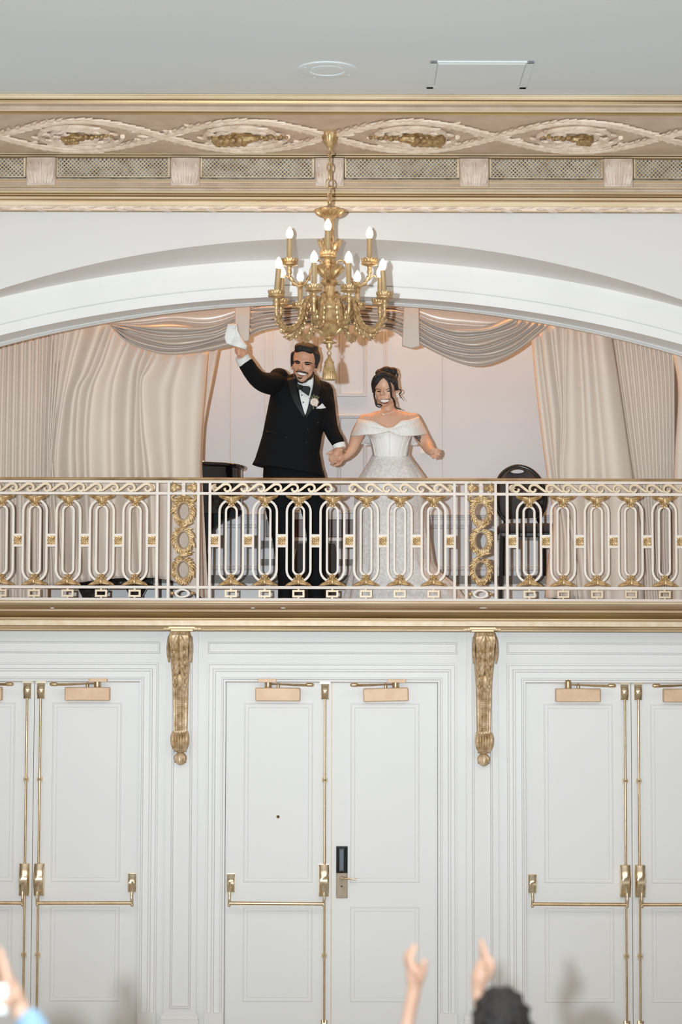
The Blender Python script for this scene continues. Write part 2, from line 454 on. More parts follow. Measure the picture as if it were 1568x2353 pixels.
def struct(mb, name, m, parent=None, **kw):
    o = mb.build(name, m, parent, **kw)
    if parent is None: o['kind'] = 'structure'
    return o

struct(MB().box(-7, 7, -1.5, 16.6, -0.1, 0.0), 'floor', M['floor'])
zc = PZ(218, YF)
struct(MB().box(-7, 7, 11.2, 13.6, zc, zc + 0.12), 'ceiling', M['ceil'])

# beam fascia, soffit frieze and cornice over the arch
zs = PZ(262, YF)
def y_at(py, z):      # distance where the line of sight through py meets the height z
    d = ray(784, py); return (z - CAM.z) / d[2]
def bead(pa, pb, Y, bulge, n=5):
    return [(Y - bulge * math.sin(math.pi * i / n), PZ(pa + (pb - pa) * i / n, Y)) for i in range(n + 1)]
YC = y_at(336, zs)    # back edge of the soffit
SL = [M['goldpale'], M['goldpaint'], M['goldshade'], M['taupe'], M['frieze'], M['relief']]
prof, mats = [], []
def seg(pts, mi):
    for p in pts:
        if prof and abs(prof[-1][0] - p[0]) + abs(prof[-1][1] - p[1]) < 1e-6: continue
        if prof: mats.append(mi)
        prof.append(p)
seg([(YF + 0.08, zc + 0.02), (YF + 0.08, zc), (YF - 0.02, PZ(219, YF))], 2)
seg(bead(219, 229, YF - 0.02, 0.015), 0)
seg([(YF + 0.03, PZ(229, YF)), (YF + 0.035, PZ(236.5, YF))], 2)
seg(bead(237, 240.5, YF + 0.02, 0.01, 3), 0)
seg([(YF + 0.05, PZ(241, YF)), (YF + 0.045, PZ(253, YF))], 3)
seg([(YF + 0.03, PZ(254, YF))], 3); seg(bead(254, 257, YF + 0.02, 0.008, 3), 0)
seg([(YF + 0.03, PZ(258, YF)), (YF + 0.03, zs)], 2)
seg([(YC, zs)], 4)
seg(bead(336, 343, YC, 0.01, 3), 0)
seg([(YC + 0.03, PZ(343, YC)), (YC + 0.03, PZ(345, YC))], 2)
seg(bead(345, 352, YC + 0.02, 0.012), 1)
seg(bead(352.5, 356.5, YC + 0.03, 0.012, 3), 0)
seg([(YC + 0.05, PZ(357, YC + 0.03)), (YC + 0.05, PZ(358.3, YC))], 2)
seg(bead(358.5, 361.5, YC + 0.04, 0.01, 3), 0)
seg([(YC + 0.06, PZ(362, YC + 0.04))], 2)
YG = YC + 0.09        # plane of the vent grilles
seg([(YG + 0.05, PZ(363, YG)), (YG + 0.05, PZ(410, YG))], 2)
seg([(YC + 0.04, PZ(409.5, YC))], 2)
seg([(YC + 0.02, PZ(418, YC)), (YC + 0.02, PZ(419, YC))], 0)
seg([(YC + 0.03, PZ(420, YC)), (YC + 0.02, PZ(428, YC))], 3)
seg(bead(428.5, 431.5, YC + 0.01, 0.006, 3), 0)
seg([(YC + 0.03, PZ(432, YC)), (YC + 0.03, PZ(438.5, YC))], 3)
seg(bead(439, 445, YC + 0.02, 0.015), 0)
seg([(YC + 0.05, PZ(446, YC)), (YC + 0.05, PZ(447, YC))], 2)
seg(bead(447.5, 450, YC + 0.04, 0.006, 3), 1)
seg([(YC + 0.06, PZ(450.5, YC)), (YC + 0.06, PZ(452, YC))], 2)
seg(bead(452.5, 459, YC + 0.04, 0.014), 0)
seg([(YC + 0.06, PZ(460, YC)), (YC + 0.06, PZ(461, YC))], 2)
seg(bead(461, 464, YC + 0.055, 0.006, 3), 1)
seg([(YC + 0.065, PZ(472, YC + 0.05))], 0)
seg([(YC + 0.075, PZ(473, YC + 0.05)), (YC + 0.085, PZ(483, YC + 0.06))], 5)
seg(bead(483.5, 486, YC + 0.085, 0.008, 3), 0)
seg([(YC + 0.10, PZ(487, YC + 0.1)), (YC + 0.16, PZ(488, YC + 0.1))], 2)
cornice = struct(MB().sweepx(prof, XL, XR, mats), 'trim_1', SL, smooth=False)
tag(cornice, 'gilded beam and cornice with a carved frieze over the arch')

# frieze reliefs on the soffit: two crossing laurel garlands, rosette scrolls and gilded torches
def sof(px, q, h=0.0):   # point on the soffit: px along, q 0 front .. 1 back, h hanging below it
    Y = YF + 0.07 + (YC - YF - 0.12) * q
    return V(PX(px, Y, 300), Y, zs - h)
eyes = [180, 560, 950, 1325]; half = 191
DN = V(0, 0, -1)
for ph, nm_ in ((0, 'laurel_garland'), (math.pi, 'laurel_garland')):
    m = MB(); pts = []
    for px in np.arange(-210, 1790, 9.0):
        pts.append(sof(px, 0.5 + 0.42 * math.cos((px - 180) / 382 * math.pi * 1.0 + ph), 0.012))
    m.tube(pts, 0.016, 6)
    for i in range(2, len(pts) - 3, 2):
        d = nrm(pts[i + 1] - pts[i - 1]); s = np.cross(d, DN)
        for sg in (-1, 0, 1):
            m.leaf(pts[i] + V(0, 0, 0.004) + s * sg * 0.014, d + s * sg * 0.55 + V(rng.normal(0, .08), rng.normal(0, .08), 0), DN, 0.085 + 0.02 * rng.random(), 0.030, 0.014, n=4)
    m.build(nm_, M['relief'], cornice)
for k, ex in enumerate(eyes):
    m = MB(); pts = []
    for a in np.linspace(0, 5.2 * math.pi, 90):
        r = 0.30 - 0.20 * a / (5.2 * math.pi)
        c = sof(ex, 0.5); pts.append(c + V(math.cos(a) * r * 0.95, math.sin(a) * r, -0.012))
    m.tube(pts, [0.017, 0.012], 6)
    for i in range(2, len(pts) - 2, 2):
        d = nrm(pts[i + 1] - pts[i - 1]); s = np.cross(d, DN)
        m.leaf(pts[i], d * 0.8 + s * (0.6 if i % 4 else -0.6), DN, 0.075, 0.032, 0.016, n=4)
    for j in range(12):
        a = rng.uniform(0, 6.28); r = rng.uniform(.31, .40)
        b = sof(ex, 0.5) + V(math.cos(a) * r * 1.15, math.sin(a) * r * .8, 0)
        m.leaf(b, V(math.cos(a), math.sin(a), 0), DN, 0.09, 0.035, 0.016, n=4)
    m.build('rosette_scroll', M['relief'], cornice)
    m = MB(); big = k in (1, 2); sgn = 1 if k < 2 else -1
    c = sof(ex - 8 * sgn, 0.47, 0.03); L = 0.30 if big else 0.13
    ax = V(sgn * 0.96, -0.25 if not big else -0.12, 0)
    m.chain([c - ax * L * .5, c, c + ax * L * .3], [0.045, 0.05, 0.026] if big else [0.03, 0.035, 0.02], 8)
    for j in range(9):
        m.ell(c - ax * L * (0.5 - 0.07 * j) + V(0, 0.035 * (-1) ** j, -0.02), 0.026 if big else 0.015, nu=7, nv=5)
    for j in range(7):
        m.ell(c + ax * (L * .35 + 0.034 * j) + V(0, 0.012 * (-1) ** j, 0), 0.022 - 0.0015 * j, nu=7, nv=5)
    m.build('horn_ornament', M['horn'], cornice)
# relief strip at the bottom of the cornice
m = MB()
zb_ = PZ(478, YC + 0.07)
for x in np.arange(XL + 0.5, XR - 0.5, 0.06):
    m.leaf((x, YC + 0.082, zb_ + 0.006 * math.sin(x * 22)), V(1, 0, 0.25 * math.sin(x * 22)), V(0, -1, 0), 0.09, 0.022, 0.012, n=3)
m.build('leaf_band', M['blockp'], cornice)
# vents and acanthus blocks
blocks = [-237, 94.5, 426, 757.5, 1090, 1421.5, 1753]
for bx in blocks:
    m = MB(); x0, x1 = PX(bx - 34, YC, 390), PX(bx + 34, YC, 390); zt, zb2 = PZ(364, YC), PZ(425, YC - 0.04)
    xm = (x0 + x1) / 2
    G = []
    for i in range(13):
        t = i / 12; z = zt + (zb2 - zt) * t
        w = (x1 - x0) / 2 * (1.0 - 0.03 * math.sin(math.pi * t))
        yb = YC + 0.015 - 0.055 * math.sin(math.pi * (0.15 + 0.72 * t))
        G.append([(xm - w, YC + 0.12, z), (xm - w, yb + 0.012, z), (xm - w * .9, yb, z), (xm + w * .9, yb, z), (xm + w, yb + 0.012, z), (xm + w, YC + 0.12, z)])
    m.grid(G)
    m.add([G[0][i] for i in range(6)] + [G[12][i] for i in range(6)], [tuple(range(6)), tuple(range(11, 5, -1))])
    H = zt - zb2
    for sg in (-1, 1):
        for q, (dx, dz, L) in enumerate([(0.010, .94, .86), (0.030, .80, .70), (0.050, .66, .55), (0.066, .45, .30)]):
            yq = YC - 0.032
            m.leaf((xm + sg * dx, yq, zb2 + H * 0.04), V(sg * (0.04 + 0.07 * q), 0, 1), V(0, -1, 0), H * (0.35 + L * .55), 0.030, 0.012, n=6)
            m.leaf((xm + sg * (dx + .005), yq, zb2 + H * (0.3 + .1 * q)), V(sg * (0.55 - .16 * q), 0, 0.9), V(0, -1, 0), H * .26, 0.022, 0.011, n=4)
    m.leaf((xm, YC - 0.036, zb2 + H * .03), V(0, 0, 1), V(0, -1, 0), H * .9, 0.03, 0.012, n=6)
    m.build('acanthus_block', M['blockp'], cornice, angle=60)
for a, b in zip(blocks[:-1], blocks[1:]):
    x0, x1 = PX(a + 35, YG, 388), PX(b - 35, YG, 388); z1, z0 = PZ(365.5, YG), PZ(409, YG)
    m = MB()
    fr = 0.012
    m.box(x0, x0 + fr, YG - .01, YG + .012, z0, z1); m.box(x1 - fr, x1, YG - .01, YG + .012, z0, z1)
    m.box(x0, x1, YG - .008, YG + .012, z0, z0 + .006)
    sp = 0.0268; w = 0.0048
    def clipline(c, s):      # z = s*(x-c) clipped to the opening
        pts = []
        xa, xb = sorted((c + (z0 - z0) / s, c + s * (z1 - z0)))
        xa, xb = max(xa, x0), min(xb, x1)
        if xb - xa < 0.004: return None
        return (xa, z0 + (xa - c) * s), (xb, z0 + (xb - c) * s)
    for s in (1, -1):
        for c in np.arange(x0 - 0.2, x1 + 0.2, sp):
            q = clipline(c, s)
            if not q: continue
            (xa, za), (xb, zb3) = q
            ww = w * 0.7; yy = YG + (0.0 if s > 0 else 0.003)
            m.add([(xa, yy, za - ww), (xa, yy, za + ww), (xb, yy, zb3 + ww), (xb, yy, zb3 - ww),
                   (xa, yy + .004, za - ww), (xa, yy + .004, za + ww), (xb, yy + .004, zb3 + ww), (xb, yy + .004, zb3 - ww)],
                  [(0, 1, 2, 3), (4, 7, 6, 5), (0, 3, 7, 4), (1, 5, 6, 2)])
    g = m.build('vent_grille', M['grille'], cornice, smooth=False)
    MB().box(x0 - .005, x1 + .005, YG + 0.022, YG + 0.03, z0 - .01, z1 + .01).build('vent_backing', M['duct'], g, smooth=False)

# upper wall with the big arch, its stepped reveal and mouldings
YA, YI = YC + 0.12, 14.9
def circ(pts):
    A = np.array([[x, y, 1] for x, y in pts]); b = np.array([-(x * x + y * y) for x, y in pts])
    D, E, F = np.linalg.lstsq(A, b, rcond=None)[0]
    cx, cy = -D / 2, -E / 2; r = math.sqrt(cx * cx + cy * cy - F)
    return lambda x: cy - math.sqrt(max(r * r - (x - cx) ** 2, 0))
arc_out = circ([(0, 665), (200, 610), (400, 573), (770, 548), (1168, 584), (1568, 689)])
arc_in = circ([(0, 684), (400, 613), (770, 598), (1168, 622), (1568, 707)])
arc_line = circ([(0, 746), (400, 672.7), (770, 655.5), (1168, 683), (1568, 768)])
arc_bot = circ([(0, 771), (400, 698), (770, 682.5), (1168, 708), (1568, 792)])
arc_m0 = circ([(0, 787), (400, 709.6), (770, 693.6), (1168, 719), (1568, 810)])
arc_m1 = circ([(0, 796), (400, 717), (770, 703), (1168, 726), (1568, 820)])
arc_c = circ([(0, 802), (400, 723), (770, 709), (1168, 731), (1568, 826)])
XS = np.linspace(-420, 1985, 121)
def arc3(fn, Y, dy=0.0): return [P(x, fn(x) + dy, Y) for x in XS]
top = PZ(486, YA)
A0 = arc3(arc_out, YA)
m = MB(); m.grid([[(p[0], YA, top + 0.6) for p in A0], A0])
for s, i in ((-1, 0), (1, -1)):
    p = A0[i]; xo = s * 6.6
    m.add([(p[0], YA, top + .6), (xo, YA, top + .6), (xo, YA, 0), (p[0], YA, 0)], [(0, 1, 2, 3)])
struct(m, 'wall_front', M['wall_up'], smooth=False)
A1 = arc3(arc_in, YI)
mm = MB(); mm.grid([A0, A1])
struct(mm, 'wall_arch_soffit', M['archsof'], angle=180)
Aj = arc3(lambda x: arc_in(x) - 14, YI)
Al0, Al1 = arc3(arc_line, YI, -1.2), arc3(arc_line, YI, 1.4)
Al0r, Al1r = arc3(arc_line, YI + .02, -1.4), arc3(arc_line, YI + .02, 1.0)
A2 = arc3(arc_bot, YI)
YM = YI + 0.16
A3 = arc3(arc_m0, YM)
m = MB(); m.grid([Aj, Al0, Al0r, Al1r, Al1, A2])
for i in (0, -1):
    p = A2[i]; xo = -6.6 if i == 0 else 6.6
    m.add([(p[0], YI, p[2] + .5), (xo, YI, p[2] + .5), (xo, YI, 0), (p[0], YI, 0)], [(0, 1, 2, 3)])
struct(m, 'wall_arch', M['arch'], smooth=False)
struct(MB().grid([A2, A3]), 'wall_arch_underside', M['arch'], angle=180)
m = MB()
rows = []
for t, yo in ((0, 0), (.15, -.012), (.3, -.012), (.36, .004), (.44, -.004), (.62, -.008), (.68, .008), (.74, 0), (.95, -.004), (1.0, .02)):
    rows.append([P(x, arc_m0(x) * (1 - t) + arc_m1(x) * t, YM + yo) for x in XS])
rows.append([P(x, arc_m1(x) + 2, YM + 0.12) for x in XS])
m.grid(rows)
struct(m, 'trim_2', M['arch'], smooth=False)

# balcony shell
zfl = PZ(1398, 15.7)
struct(MB().box(-5, 5, 15.37, YB, zfl - 0.06, zfl), 'floor_balcony', M['floor'])
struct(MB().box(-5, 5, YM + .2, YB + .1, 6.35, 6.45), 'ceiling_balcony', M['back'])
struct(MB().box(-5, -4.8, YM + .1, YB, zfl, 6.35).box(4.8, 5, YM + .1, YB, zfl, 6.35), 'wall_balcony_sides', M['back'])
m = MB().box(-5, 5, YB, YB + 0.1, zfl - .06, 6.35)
def vline(px, y0, y1, w=1.2):   # thin panel seams
    x = PX(px, YB, (y0 + y1) / 2); wd = w / 305 / 2
    m2.box(x - wd, x + wd, YB - 0.003, YB + .01, PZ(y1, YB), PZ(y0, YB))
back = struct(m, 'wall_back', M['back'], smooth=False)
m2 = MB()
for px in (530, 1017): vline(px, 640, 1180)
m2.build('panel_seam', M['taupe'], back, smooth=False)
def pmould(mb, px0, px1, py0, py1, Y, w=0.03, d=0.014, sc=1.0):
    x0, x1 = PX(px0, Y, (py0 + py1) / 2), PX(px1, Y, (py0 + py1) / 2); z1, z0 = PZ(py0, Y), PZ(py1, Y)
    rl = []
    for i, dd in ((0, 0), (w * .12, -d), (w * .3, -d * 1.1), (w * .45, -d * .4), (w * .7, -d * .4), (w * .85, -d * .9), (w, 0)):
        rl.append((x0 + i, x1 - i, z0 + i, z1 - i, Y + dd))
    mb.rects(rl, fill=False)
m2 = MB()
for a, b in ((667, 736), (775, 844)):
    pmould(m2, a, b, 640, 912, YB - .002); pmould(m2, a, b, 953, 1180, YB - .002)
m2.build('door_panel_moulding', M['back'], back, smooth=False)
m2 = MB()
for a, b in ((608, 628), (881, 891)):
    x0, x1 = PX(a, YB, 900), PX(b, YB, 900); h_ = 5.3
    m2.add([(x, y, z) for z in (PZ(1235, YB), h_) for x, y in ((x0, YB), (x0 + .006, YB - .010), ((x0 + x1) / 2, YB - .004), (x1 - .006, YB - .010), (x1, YB))], [(i, i + 1, i + 6, i + 5) for i in range(4)])
m2.build('door_frame_bead', M['back'], back, smooth=False)
# dado rail and lower panels either side
m2 = MB()
for a, b in ((380, 608), (905, 1700)):
    x0, x1 = PX(a, YB, 1190), PX(b, YB, 1190)
    m2.sweepx([(YB - .002, PZ(1181, YB)), (YB - .035, PZ(1182, YB)), (YB - .035, PZ(1184, YB)), (YB - .02, PZ(1185.5, YB)), (YB - .02, PZ(1188, YB)), (YB - .012, PZ(1190, YB)), (YB - .012, PZ(1193, YB)), (YB, PZ(1194, YB))], x0, x1)
m2.build('dado_rail', M['back'], back, smooth=False)
m2 = MB()
for a, b in ((470, 600), (925, 1080), (1095, 1260), (1280, 1500)): pmould(m2, a, b, 1205, 1310, YB - .002, w=.03)
m2.build('dado_panel_moulding', M['back'], back, smooth=False)
# raised stage along the back wall with grey carpet edge, and two steps to the door
x0, x1 = PX(300, 16.2, 1340), PX(1700, 16.2, 1340)
pl = struct(MB().box(x0, x1, 16.12, YB, zfl, PZ(1341, 16.12)), 'floor_platform', M['back'], smooth=False)
MB().box(x0, x1, 16.10, YB, PZ(1341, 16.10), PZ(1322, 16.10)).build('carpet_edge', M['grey'], pl, smooth=False)
st = thing('door_steps', (PX(760, 16.25), 16.25, PZ(1322, 16.2)), 'two white steps with grey carpet edges in front of the balcony door', 'steps')
for (ya, yb_, yc_, a, b, Yq) in ((1322, 1300, 1285, 598, 905, 16.17), (1285, 1260, 1243, 602, 902, 16.25)):
    xa, xb = PX(a, Yq, 1280), PX(b, Yq, 1280)
    MB().box(xa, xb, Yq + .01, YB - .004, PZ(ya, Yq), PZ(yb_, Yq)).build('riser', M['back'], st, smooth=False)
    MB().box(xa - .01, xb + .01, Yq - .005, YB - .004, PZ(yb_, Yq), PZ(yc_, Yq)).build('tread', M['grey'], st, smooth=False)
MB().box(PX(606, 16.3), PX(899, 16.3), 16.32, YB - .004, PZ(1243, 16.32), PZ(1235, 16.32)).build('threshold', M['back'], st, smooth=False)
kick = MB().box(PX(612, 16.37), PX(893, 16.37), YB - .03, YB - .002, PZ(1235, YB), PZ(1194, YB)).build('kick_plate', M['wood'], back, smooth=False, bevel=.004)

# wall with the doors: opaque wall, architraves, overhead panels, pilasters
zw_top = PZ(1440, YW)
seams = [PX(78, YW, 1570), PX(763, YW, 1570), PX(1452, YW, 1570)]
SCL = FPX / YW
LW = 243 / SCL                 # leaf width
ZD = PZ(1567, YW)              # head of the doors
def zz(py): return PZ(py, YW)
m = MB()
edges = [-6.6]
for s in seams: edges += [s - LW, s + LW]
edges += [6.6]
for i in range(0, len(edges), 2): m.box(edges[i], edges[i + 1], YW, YW + .12, 0, zw_top + .2)
for s in seams: m.box(s - LW, s + LW, YW, YW + .12, ZD, zw_top + .2)
lower = struct(m, 'wall_doors', M['wall'], smooth=False)
for i, s in enumerate(seams):
    m = MB()
    prof_ = [(43, 0), (42.5, -.018), (39, -.018), (37.5, -.008), (30, -.008), (28.5, -.022), (24, -.022), (22.5, -.006), (10, -.006), (9, -.026), (6, -.026), (4.5, -.01), (1, -.01), (0, 0.03)]
    loop = []
    for o_, d_ in prof_:
        k = o_ / SCL
        loop.append([(s - LW - k, YW + d_, 0.0), (s - LW - k, YW + d_, ZD + k), (s + LW + k, YW + d_, ZD + k), (s + LW + k, YW + d_, 0.0)])
    m.grid(loop)
    # plinth blocks at the foot of the architrave
    for sg in (-1, 1):
        xa, xb = sorted((s + sg * (LW + 1.5 / SCL), s + sg * (LW + 43.5 / SCL)))
        m.box(xa, xb, YW - .03, YW, 0, zz(2327))
    struct(m, f'trim_{3 + i}', M['wall'], smooth=False)
m = MB()
for s in seams:
    px_c = 784 + s * SCL
    for (a, b) in ((-286, 287),):
        pmould(m, px_c + a, px_c + b, 1475.5, 1503, YW - .001, w=.014, d=.010)
m.build('overhead_panel_moulding', M['wall'], lower, smooth=False)
pil = []
for k, px in enumerate((-268, 417, 1109, 1795)):
    m = MB(); xc = PX(px, YW, 1900)
    wP = 36.5 / SCL
    m.box(xc - wP, xc + wP, YW - .028, YW, zz(2335), zw_top)
    m.box(xc - wP - .02, xc + wP + .02, YW - .045, YW, 0, zz(2342))
    m.sweepx([(YW - .028, zz(2330)), (YW - .036, zz(2333)), (YW - .0455, zz(2340)), (YW - .0455, zz(2341.8))], xc - wP - .016, xc + wP + .016)
    pmould(m, px - 24, px + 24, 1464, 2318, YW - .0285, w=.018, d=.012)
    struct(m, f'trim_{6 + k}', M['wall'], smooth=False)

# gilded balcony edge
SLB = [M['goldpale'], M['goldpaint'], M['goldshade'], M['wornlip'], M['creamgold']]
prof, mats = [], []
YL = 15.10
seg([(15.40, PZ(1380.5, YL)), (YL + .02, PZ(1380.5, YL))], 3)
seg(bead(1381.5, 1388, YL + .01, .015), 0)
for t in np.linspace(0, 1, 7):
    seg([(YL + 0.03 + 0.03 * t * t, PZ(1388.5 + 12 * t, YL + .03))], 3)
seg(bead(1401, 1406.5, YL + .045, .012, 4), 0)
for t in np.linspace(0, 1, 5):
    seg([(YL + .07 + .06 * t, PZ(1408 + 12 * t, YL + .08))], 2)
seg(bead(1420.3, 1424, YL + .11, .006, 3), 1)
seg([(YL + .13, PZ(1424.5, YL + .12)), (YL + .13, PZ(1426.3, YL + .12))], 2)
seg([(YL + .115, PZ(1427, YL + .12)), (YL + .118, PZ(1438.3, YL + .12))], 4)
seg([(YL + .15, PZ(1439, YL + .15))], 2)
seg(bead(1439.2, 1444, YL + .17, .012, 4), 1)
seg([(YL + .21, PZ(1445, YL + .2)), (YL + .21, PZ(1446, YL + .2))], 2)
seg(bead(1446, 1449.5, YL + .22, .008, 3), 1)
seg([(YL + .26, PZ(1451, YL + .25)), (YW + .02, PZ(1452, YL + .3))], 2)
edge = struct(MB().sweepx(prof, -5, 5, mats), 'trim_10', SLB, smooth=False)
m = MB()
for px, w in ((120, 5), (581, 5), (651, 6), (1111, 9)):
    c = P(px, 1397, YL + .04); m.ell(c, (w / 326, .006, .004), nu=10, nv=6)
m.build('paint_chip', M['chip'], edge)
# stepped blocks of the edge above the brackets
for px in (418, 1110):
    m = MB(); Yb = YL + .13
    xc = PX(px, Yb, 1445)
    for (w, ya, yb_, dy) in ((31, 1440, 1446, 0), (35, 1442, 1448, .03), (26, 1446, 1451.5, -.005), (44, 1441.5, 1447, .05)):
        m.box(xc - w / 329, xc + w / 329, Yb + dy, YW, PZ(yb_, Yb), PZ(ya, Yb))
    m.build('bracket_block', M['goldpaint'], edge, smooth=False, bevel=.004)

# ceiling fittings
zcl = zc
def on_ceiling(px, py): Y = y_at(py, zcl); return V(PX(px, Y, py), Y, zcl)
c = on_ceiling(752, 135.5)
sp_ = thing('ceiling_speaker', c, 'round white ceiling speaker beside the square hatch', 'speaker')
rr = 70 / FPX * c[1]
MB().lathe([(rr * .60, .002), (rr * .62, -.007), (rr * .75, -.006), (rr * .96, -.007), (rr, -.005), (rr * 1.0, 0.0)], c, 48).build('rim', M['ceil_white'], sp_)
m = MB().lathe([(0.0, -.006), (rr * .30, -.010), (rr * .54, -.006), (rr * .57, .0)], c, 40)
m.build('speaker_grille', M['ceil_white'], sp_)
for a in (0.5, 2.1, 3.7, 5.2): MB().ell(c + V(math.cos(a) * rr * .85, math.sin(a) * rr * .85, -.012), (.006, .006, .003), nu=8, nv=5).build('screw', M['ceil_white'], sp_)
a_, b_ = on_ceiling(989, 114), on_ceiling(1222, 178)
hx0, hx1, hy0, hy1 = a_[0], PX(1229, a_[1], 114), a_[1], b_[1]
hp = thing('access_hatch', ((hx0 + hx1) / 2, (hy0 + hy1) / 2, zcl), 'square white access hatch set in the ceiling', 'hatch')
m = MB(); t_ = .045
for (xa, xb, ya, yb_) in ((hx0, hx1, hy0, hy0 + t_ * .6), (hx0, hx1, hy1 - t_, hy1), (hx0, hx0 + t_, hy0, hy1), (hx1 - t_, hx1, hy0, hy1)):
    m.box(xa, xb, ya, yb_, zcl - .008, zcl + .002)
m.build('frame', M['ceil'], hp, smooth=False, bevel=.003)
MB().box(hx0 + t_ + .003, hx1 - t_ - .003, hy0 + t_ * .6 + .004, hy1 - t_ - .003, zcl - .011, zcl).build('panel', M['ceil'], hp, smooth=False, bevel=.003)
# ------------------------------------------------------------------ doors and their brass hardware
YD = YW + 0.035        # face of the door leaves
def rbox(mb, x0, x1, y0, y1, z0, z1, r=0.35):
    """box whose front bulges like a cast cover"""
    rows = []
    for t in np.linspace(0, 1, 7):
        z = z0 + (z1 - z0) * t
        b = math.sin(math.pi * min(max(t, .08), .92)) ** 0.5
        rows.append([(x0, y1, z), (x0, y1 + (y0 - y1) * b * .8, z), (x0 + (x1 - x0) * .15, y1 + (y0 - y1) * b, z), (x1 - (x1 - x0) * .15, y1 + (y0 - y1) * b, z), (x1, y1 + (y0 - y1) * b * .8, z), (x1, y1, z)])
    mb.grid(rows); mb.add(rows[0] + rows[-1], [tuple(range(6)), tuple(range(11, 5, -1))])
    return mb
def make_leaf(name, seam, sg, kind, closer_dx=0.0, tilt=0.0, plate=True, label=None):
    """sg +1: leaf lies right of the seam; kind: bar / lever"""
    k = 1 / SCL
    def X(u): return seam + sg * u * k
    def bx(mb, u0, u1, y0, y1, p0, p1):
        a, b = sorted((X(u0), X(u1))); return mb.box(a, b, y0, y1, zz(p1), zz(p0))
    m = MB(); a, b = sorted((X(0.7), X(242)))
    m.box(a, b, YD, YD + .045, 0.01, ZD - .006)
    for p0, p1 in ((1616, 2029), (2084, 2304)):
        x0, x1 = sorted((X(42.5), X(201.5)))
        rl = []
        for i, d in ((0, 0), (.5, -.004), (1.4, -.006), (3, -.006), (4, -.002), (9, -.002), (10, -.004), (11.2, -.003), (12, .004)):
            rl.append((x0 + i * k, x1 - i * k, zz(p1) + i * k, zz(p0) - i * k, YD + d))
        m.rects(rl)
    d = struct(m, name, M['wall'], smooth=False)
    if label: d['label'] = label
    # overhead closer
    cl = MB(); u0, u1 = 72 + closer_dx, 175 + closer_dx
    a, b = sorted((X(u0), X(u1)))
    zc0, zc1 = zz(1611.5), zz(1580.5)
    cl.box(a, b, YD - .075, YD - .004, zc0, zc1)
    if tilt:
        c0 = V((a + b) / 2, 0, (zc0 + zc1) / 2)
        R = np.array(Matrix.Rotation(tilt, 3, 'Y')); cl.v = [(q - c0) @ R.T + c0 for q in cl.v]
    body = cl.build('door_closer', M['closer'], d, smooth=False, bevel=.007)
    arm = MB(); piv = V(X(123 + closer_dx), YD - .05, zz(1579))
    arm.cap(piv + V(0, 0, -.015), piv + V(0, 0, .02), .011, .011, 10)
    far = V(X(49 + closer_dx * .4), YD - .16, zz(1573.5)); hub = V(X(146 + closer_dx), YD - .05, zz(1572))
    arm.tube([hub, (hub + far) / 2, far], .006, 8)
    arm.tube([piv + V(0, 0, .02), (piv + far) / 2 + V(0, -.03, .004), far + V(0, 0, -.008)], .005, 8)
    arm.cap(far - V(sg * .01, 0, 0), far + V(sg * .02, 0, 0), .014, .014, 10)
    arm.cap(hub + V(0, 0, -.02), hub + V(0, 0, .016), .024, .024, 14)
    arm.build('closer_arm', M['brassd'], body)
    if plate:
        pl_ = MB(); bx(pl_, 127 + closer_dx, 169 + closer_dx, YD - .085, YD - .03, 1560.5, 1568.5)
        pl_.build('closer_shoe', M['closer'], body, smooth=False, bevel=.003)
    if kind == 'bar':
        rod = thing_part('vertical_bolt', d)
        m = MB(); rbox(m, *sorted((X(7), X(24.5))), YD - .05, YD, zz(1607), zz(1572)); m.build('latch_cover', M['brass'], rod, angle=50)
        m = MB(); bx(m, 4, 27, YD - .02, YD, 1566.5, 1571); m.build('strike', M['brass'], rod, smooth=False)
        m = MB()
        m.tube([(X(15.5), YD - .03, zz(1606)), (X(15.5), YD - .03, zz(1990))], .0085, 10)
        m.tube([(X(15.5), YD - .03, zz(2056)), (X(15.5), YD - .03, zz(2350))], .0075, 10)
        m.build('bolt_rod', M['brassd'], rod)
        for py in (1793, 2196.5):
            m = MB(); rbox(m, *sorted((X(9.5), X(22))), YD - .045, YD, zz(py + 5), zz(py - 5))
            for s2 in (-1, 1): m.cap((X(15.5) + s2 * .011, YD - .05, zz(py)), (X(15.5) + s2 * .011, YD - .03, zz(py)), .004, .004, 8)
            m.build('bolt_guide', M['brass'], rod, angle=50)
        m = MB(); rbox(m, *sorted((X(8), X(23))), YD - .05, YD, zz(2395), zz(2345)); m.build('foot_latch', M['brass'], rod, angle=50)
        bar = thing_part('panic_bar', d)
        m = MB(); rbox(m, *sorted((X(5.5), X(28.5))), YD - .075, YD, zz(2060), zz(1987)); bx(m, 5, 29, YD - .012, YD, 1986, 2061); m.build('lock_case', M['brass'], bar, angle=50)
        m = MB(); rbox(m, *sorted((X(219.5), X(237.5))), YD - .06, YD, zz(2051), zz(2009)); bx(m, 219, 238, YD - .012, YD, 2008, 2052); m.build('hinge_case', M['brass'], bar, angle=50)
        for u in (16.5, 231):
            m = MB(); m.tube(sm([(X(u), YD - .06, zz(2028)), (X(u), YD - .10, zz(2045)), (X(u), YD - .115, zz(2062)), (X(u + .6), YD - .11, zz(2079))], 12), .0095, 10)
            m.ell((X(u + .6), YD - .11, zz(2078)), (.011, .014, .014)); m.build('bar_arm', M['brass'], bar)
        m = MB(); m.tube([(X(16.5), YD - .11, zz(2074.5)), (X(231), YD - .11, zz(2073.5))], .0125, 12); m.build('push_bar', M['brassd'], bar)
    else:
        lk = thing_part('lock', d)
        m = MB(); bx(m, 11, 37, YD - .012, YD, 2004, 2064.5); m.build('lock_plate', M['agedbrass'], lk, smooth=False, bevel=.003)
        m = MB(); a, b = sorted((X(11), X(37))); w_ = (b - a)
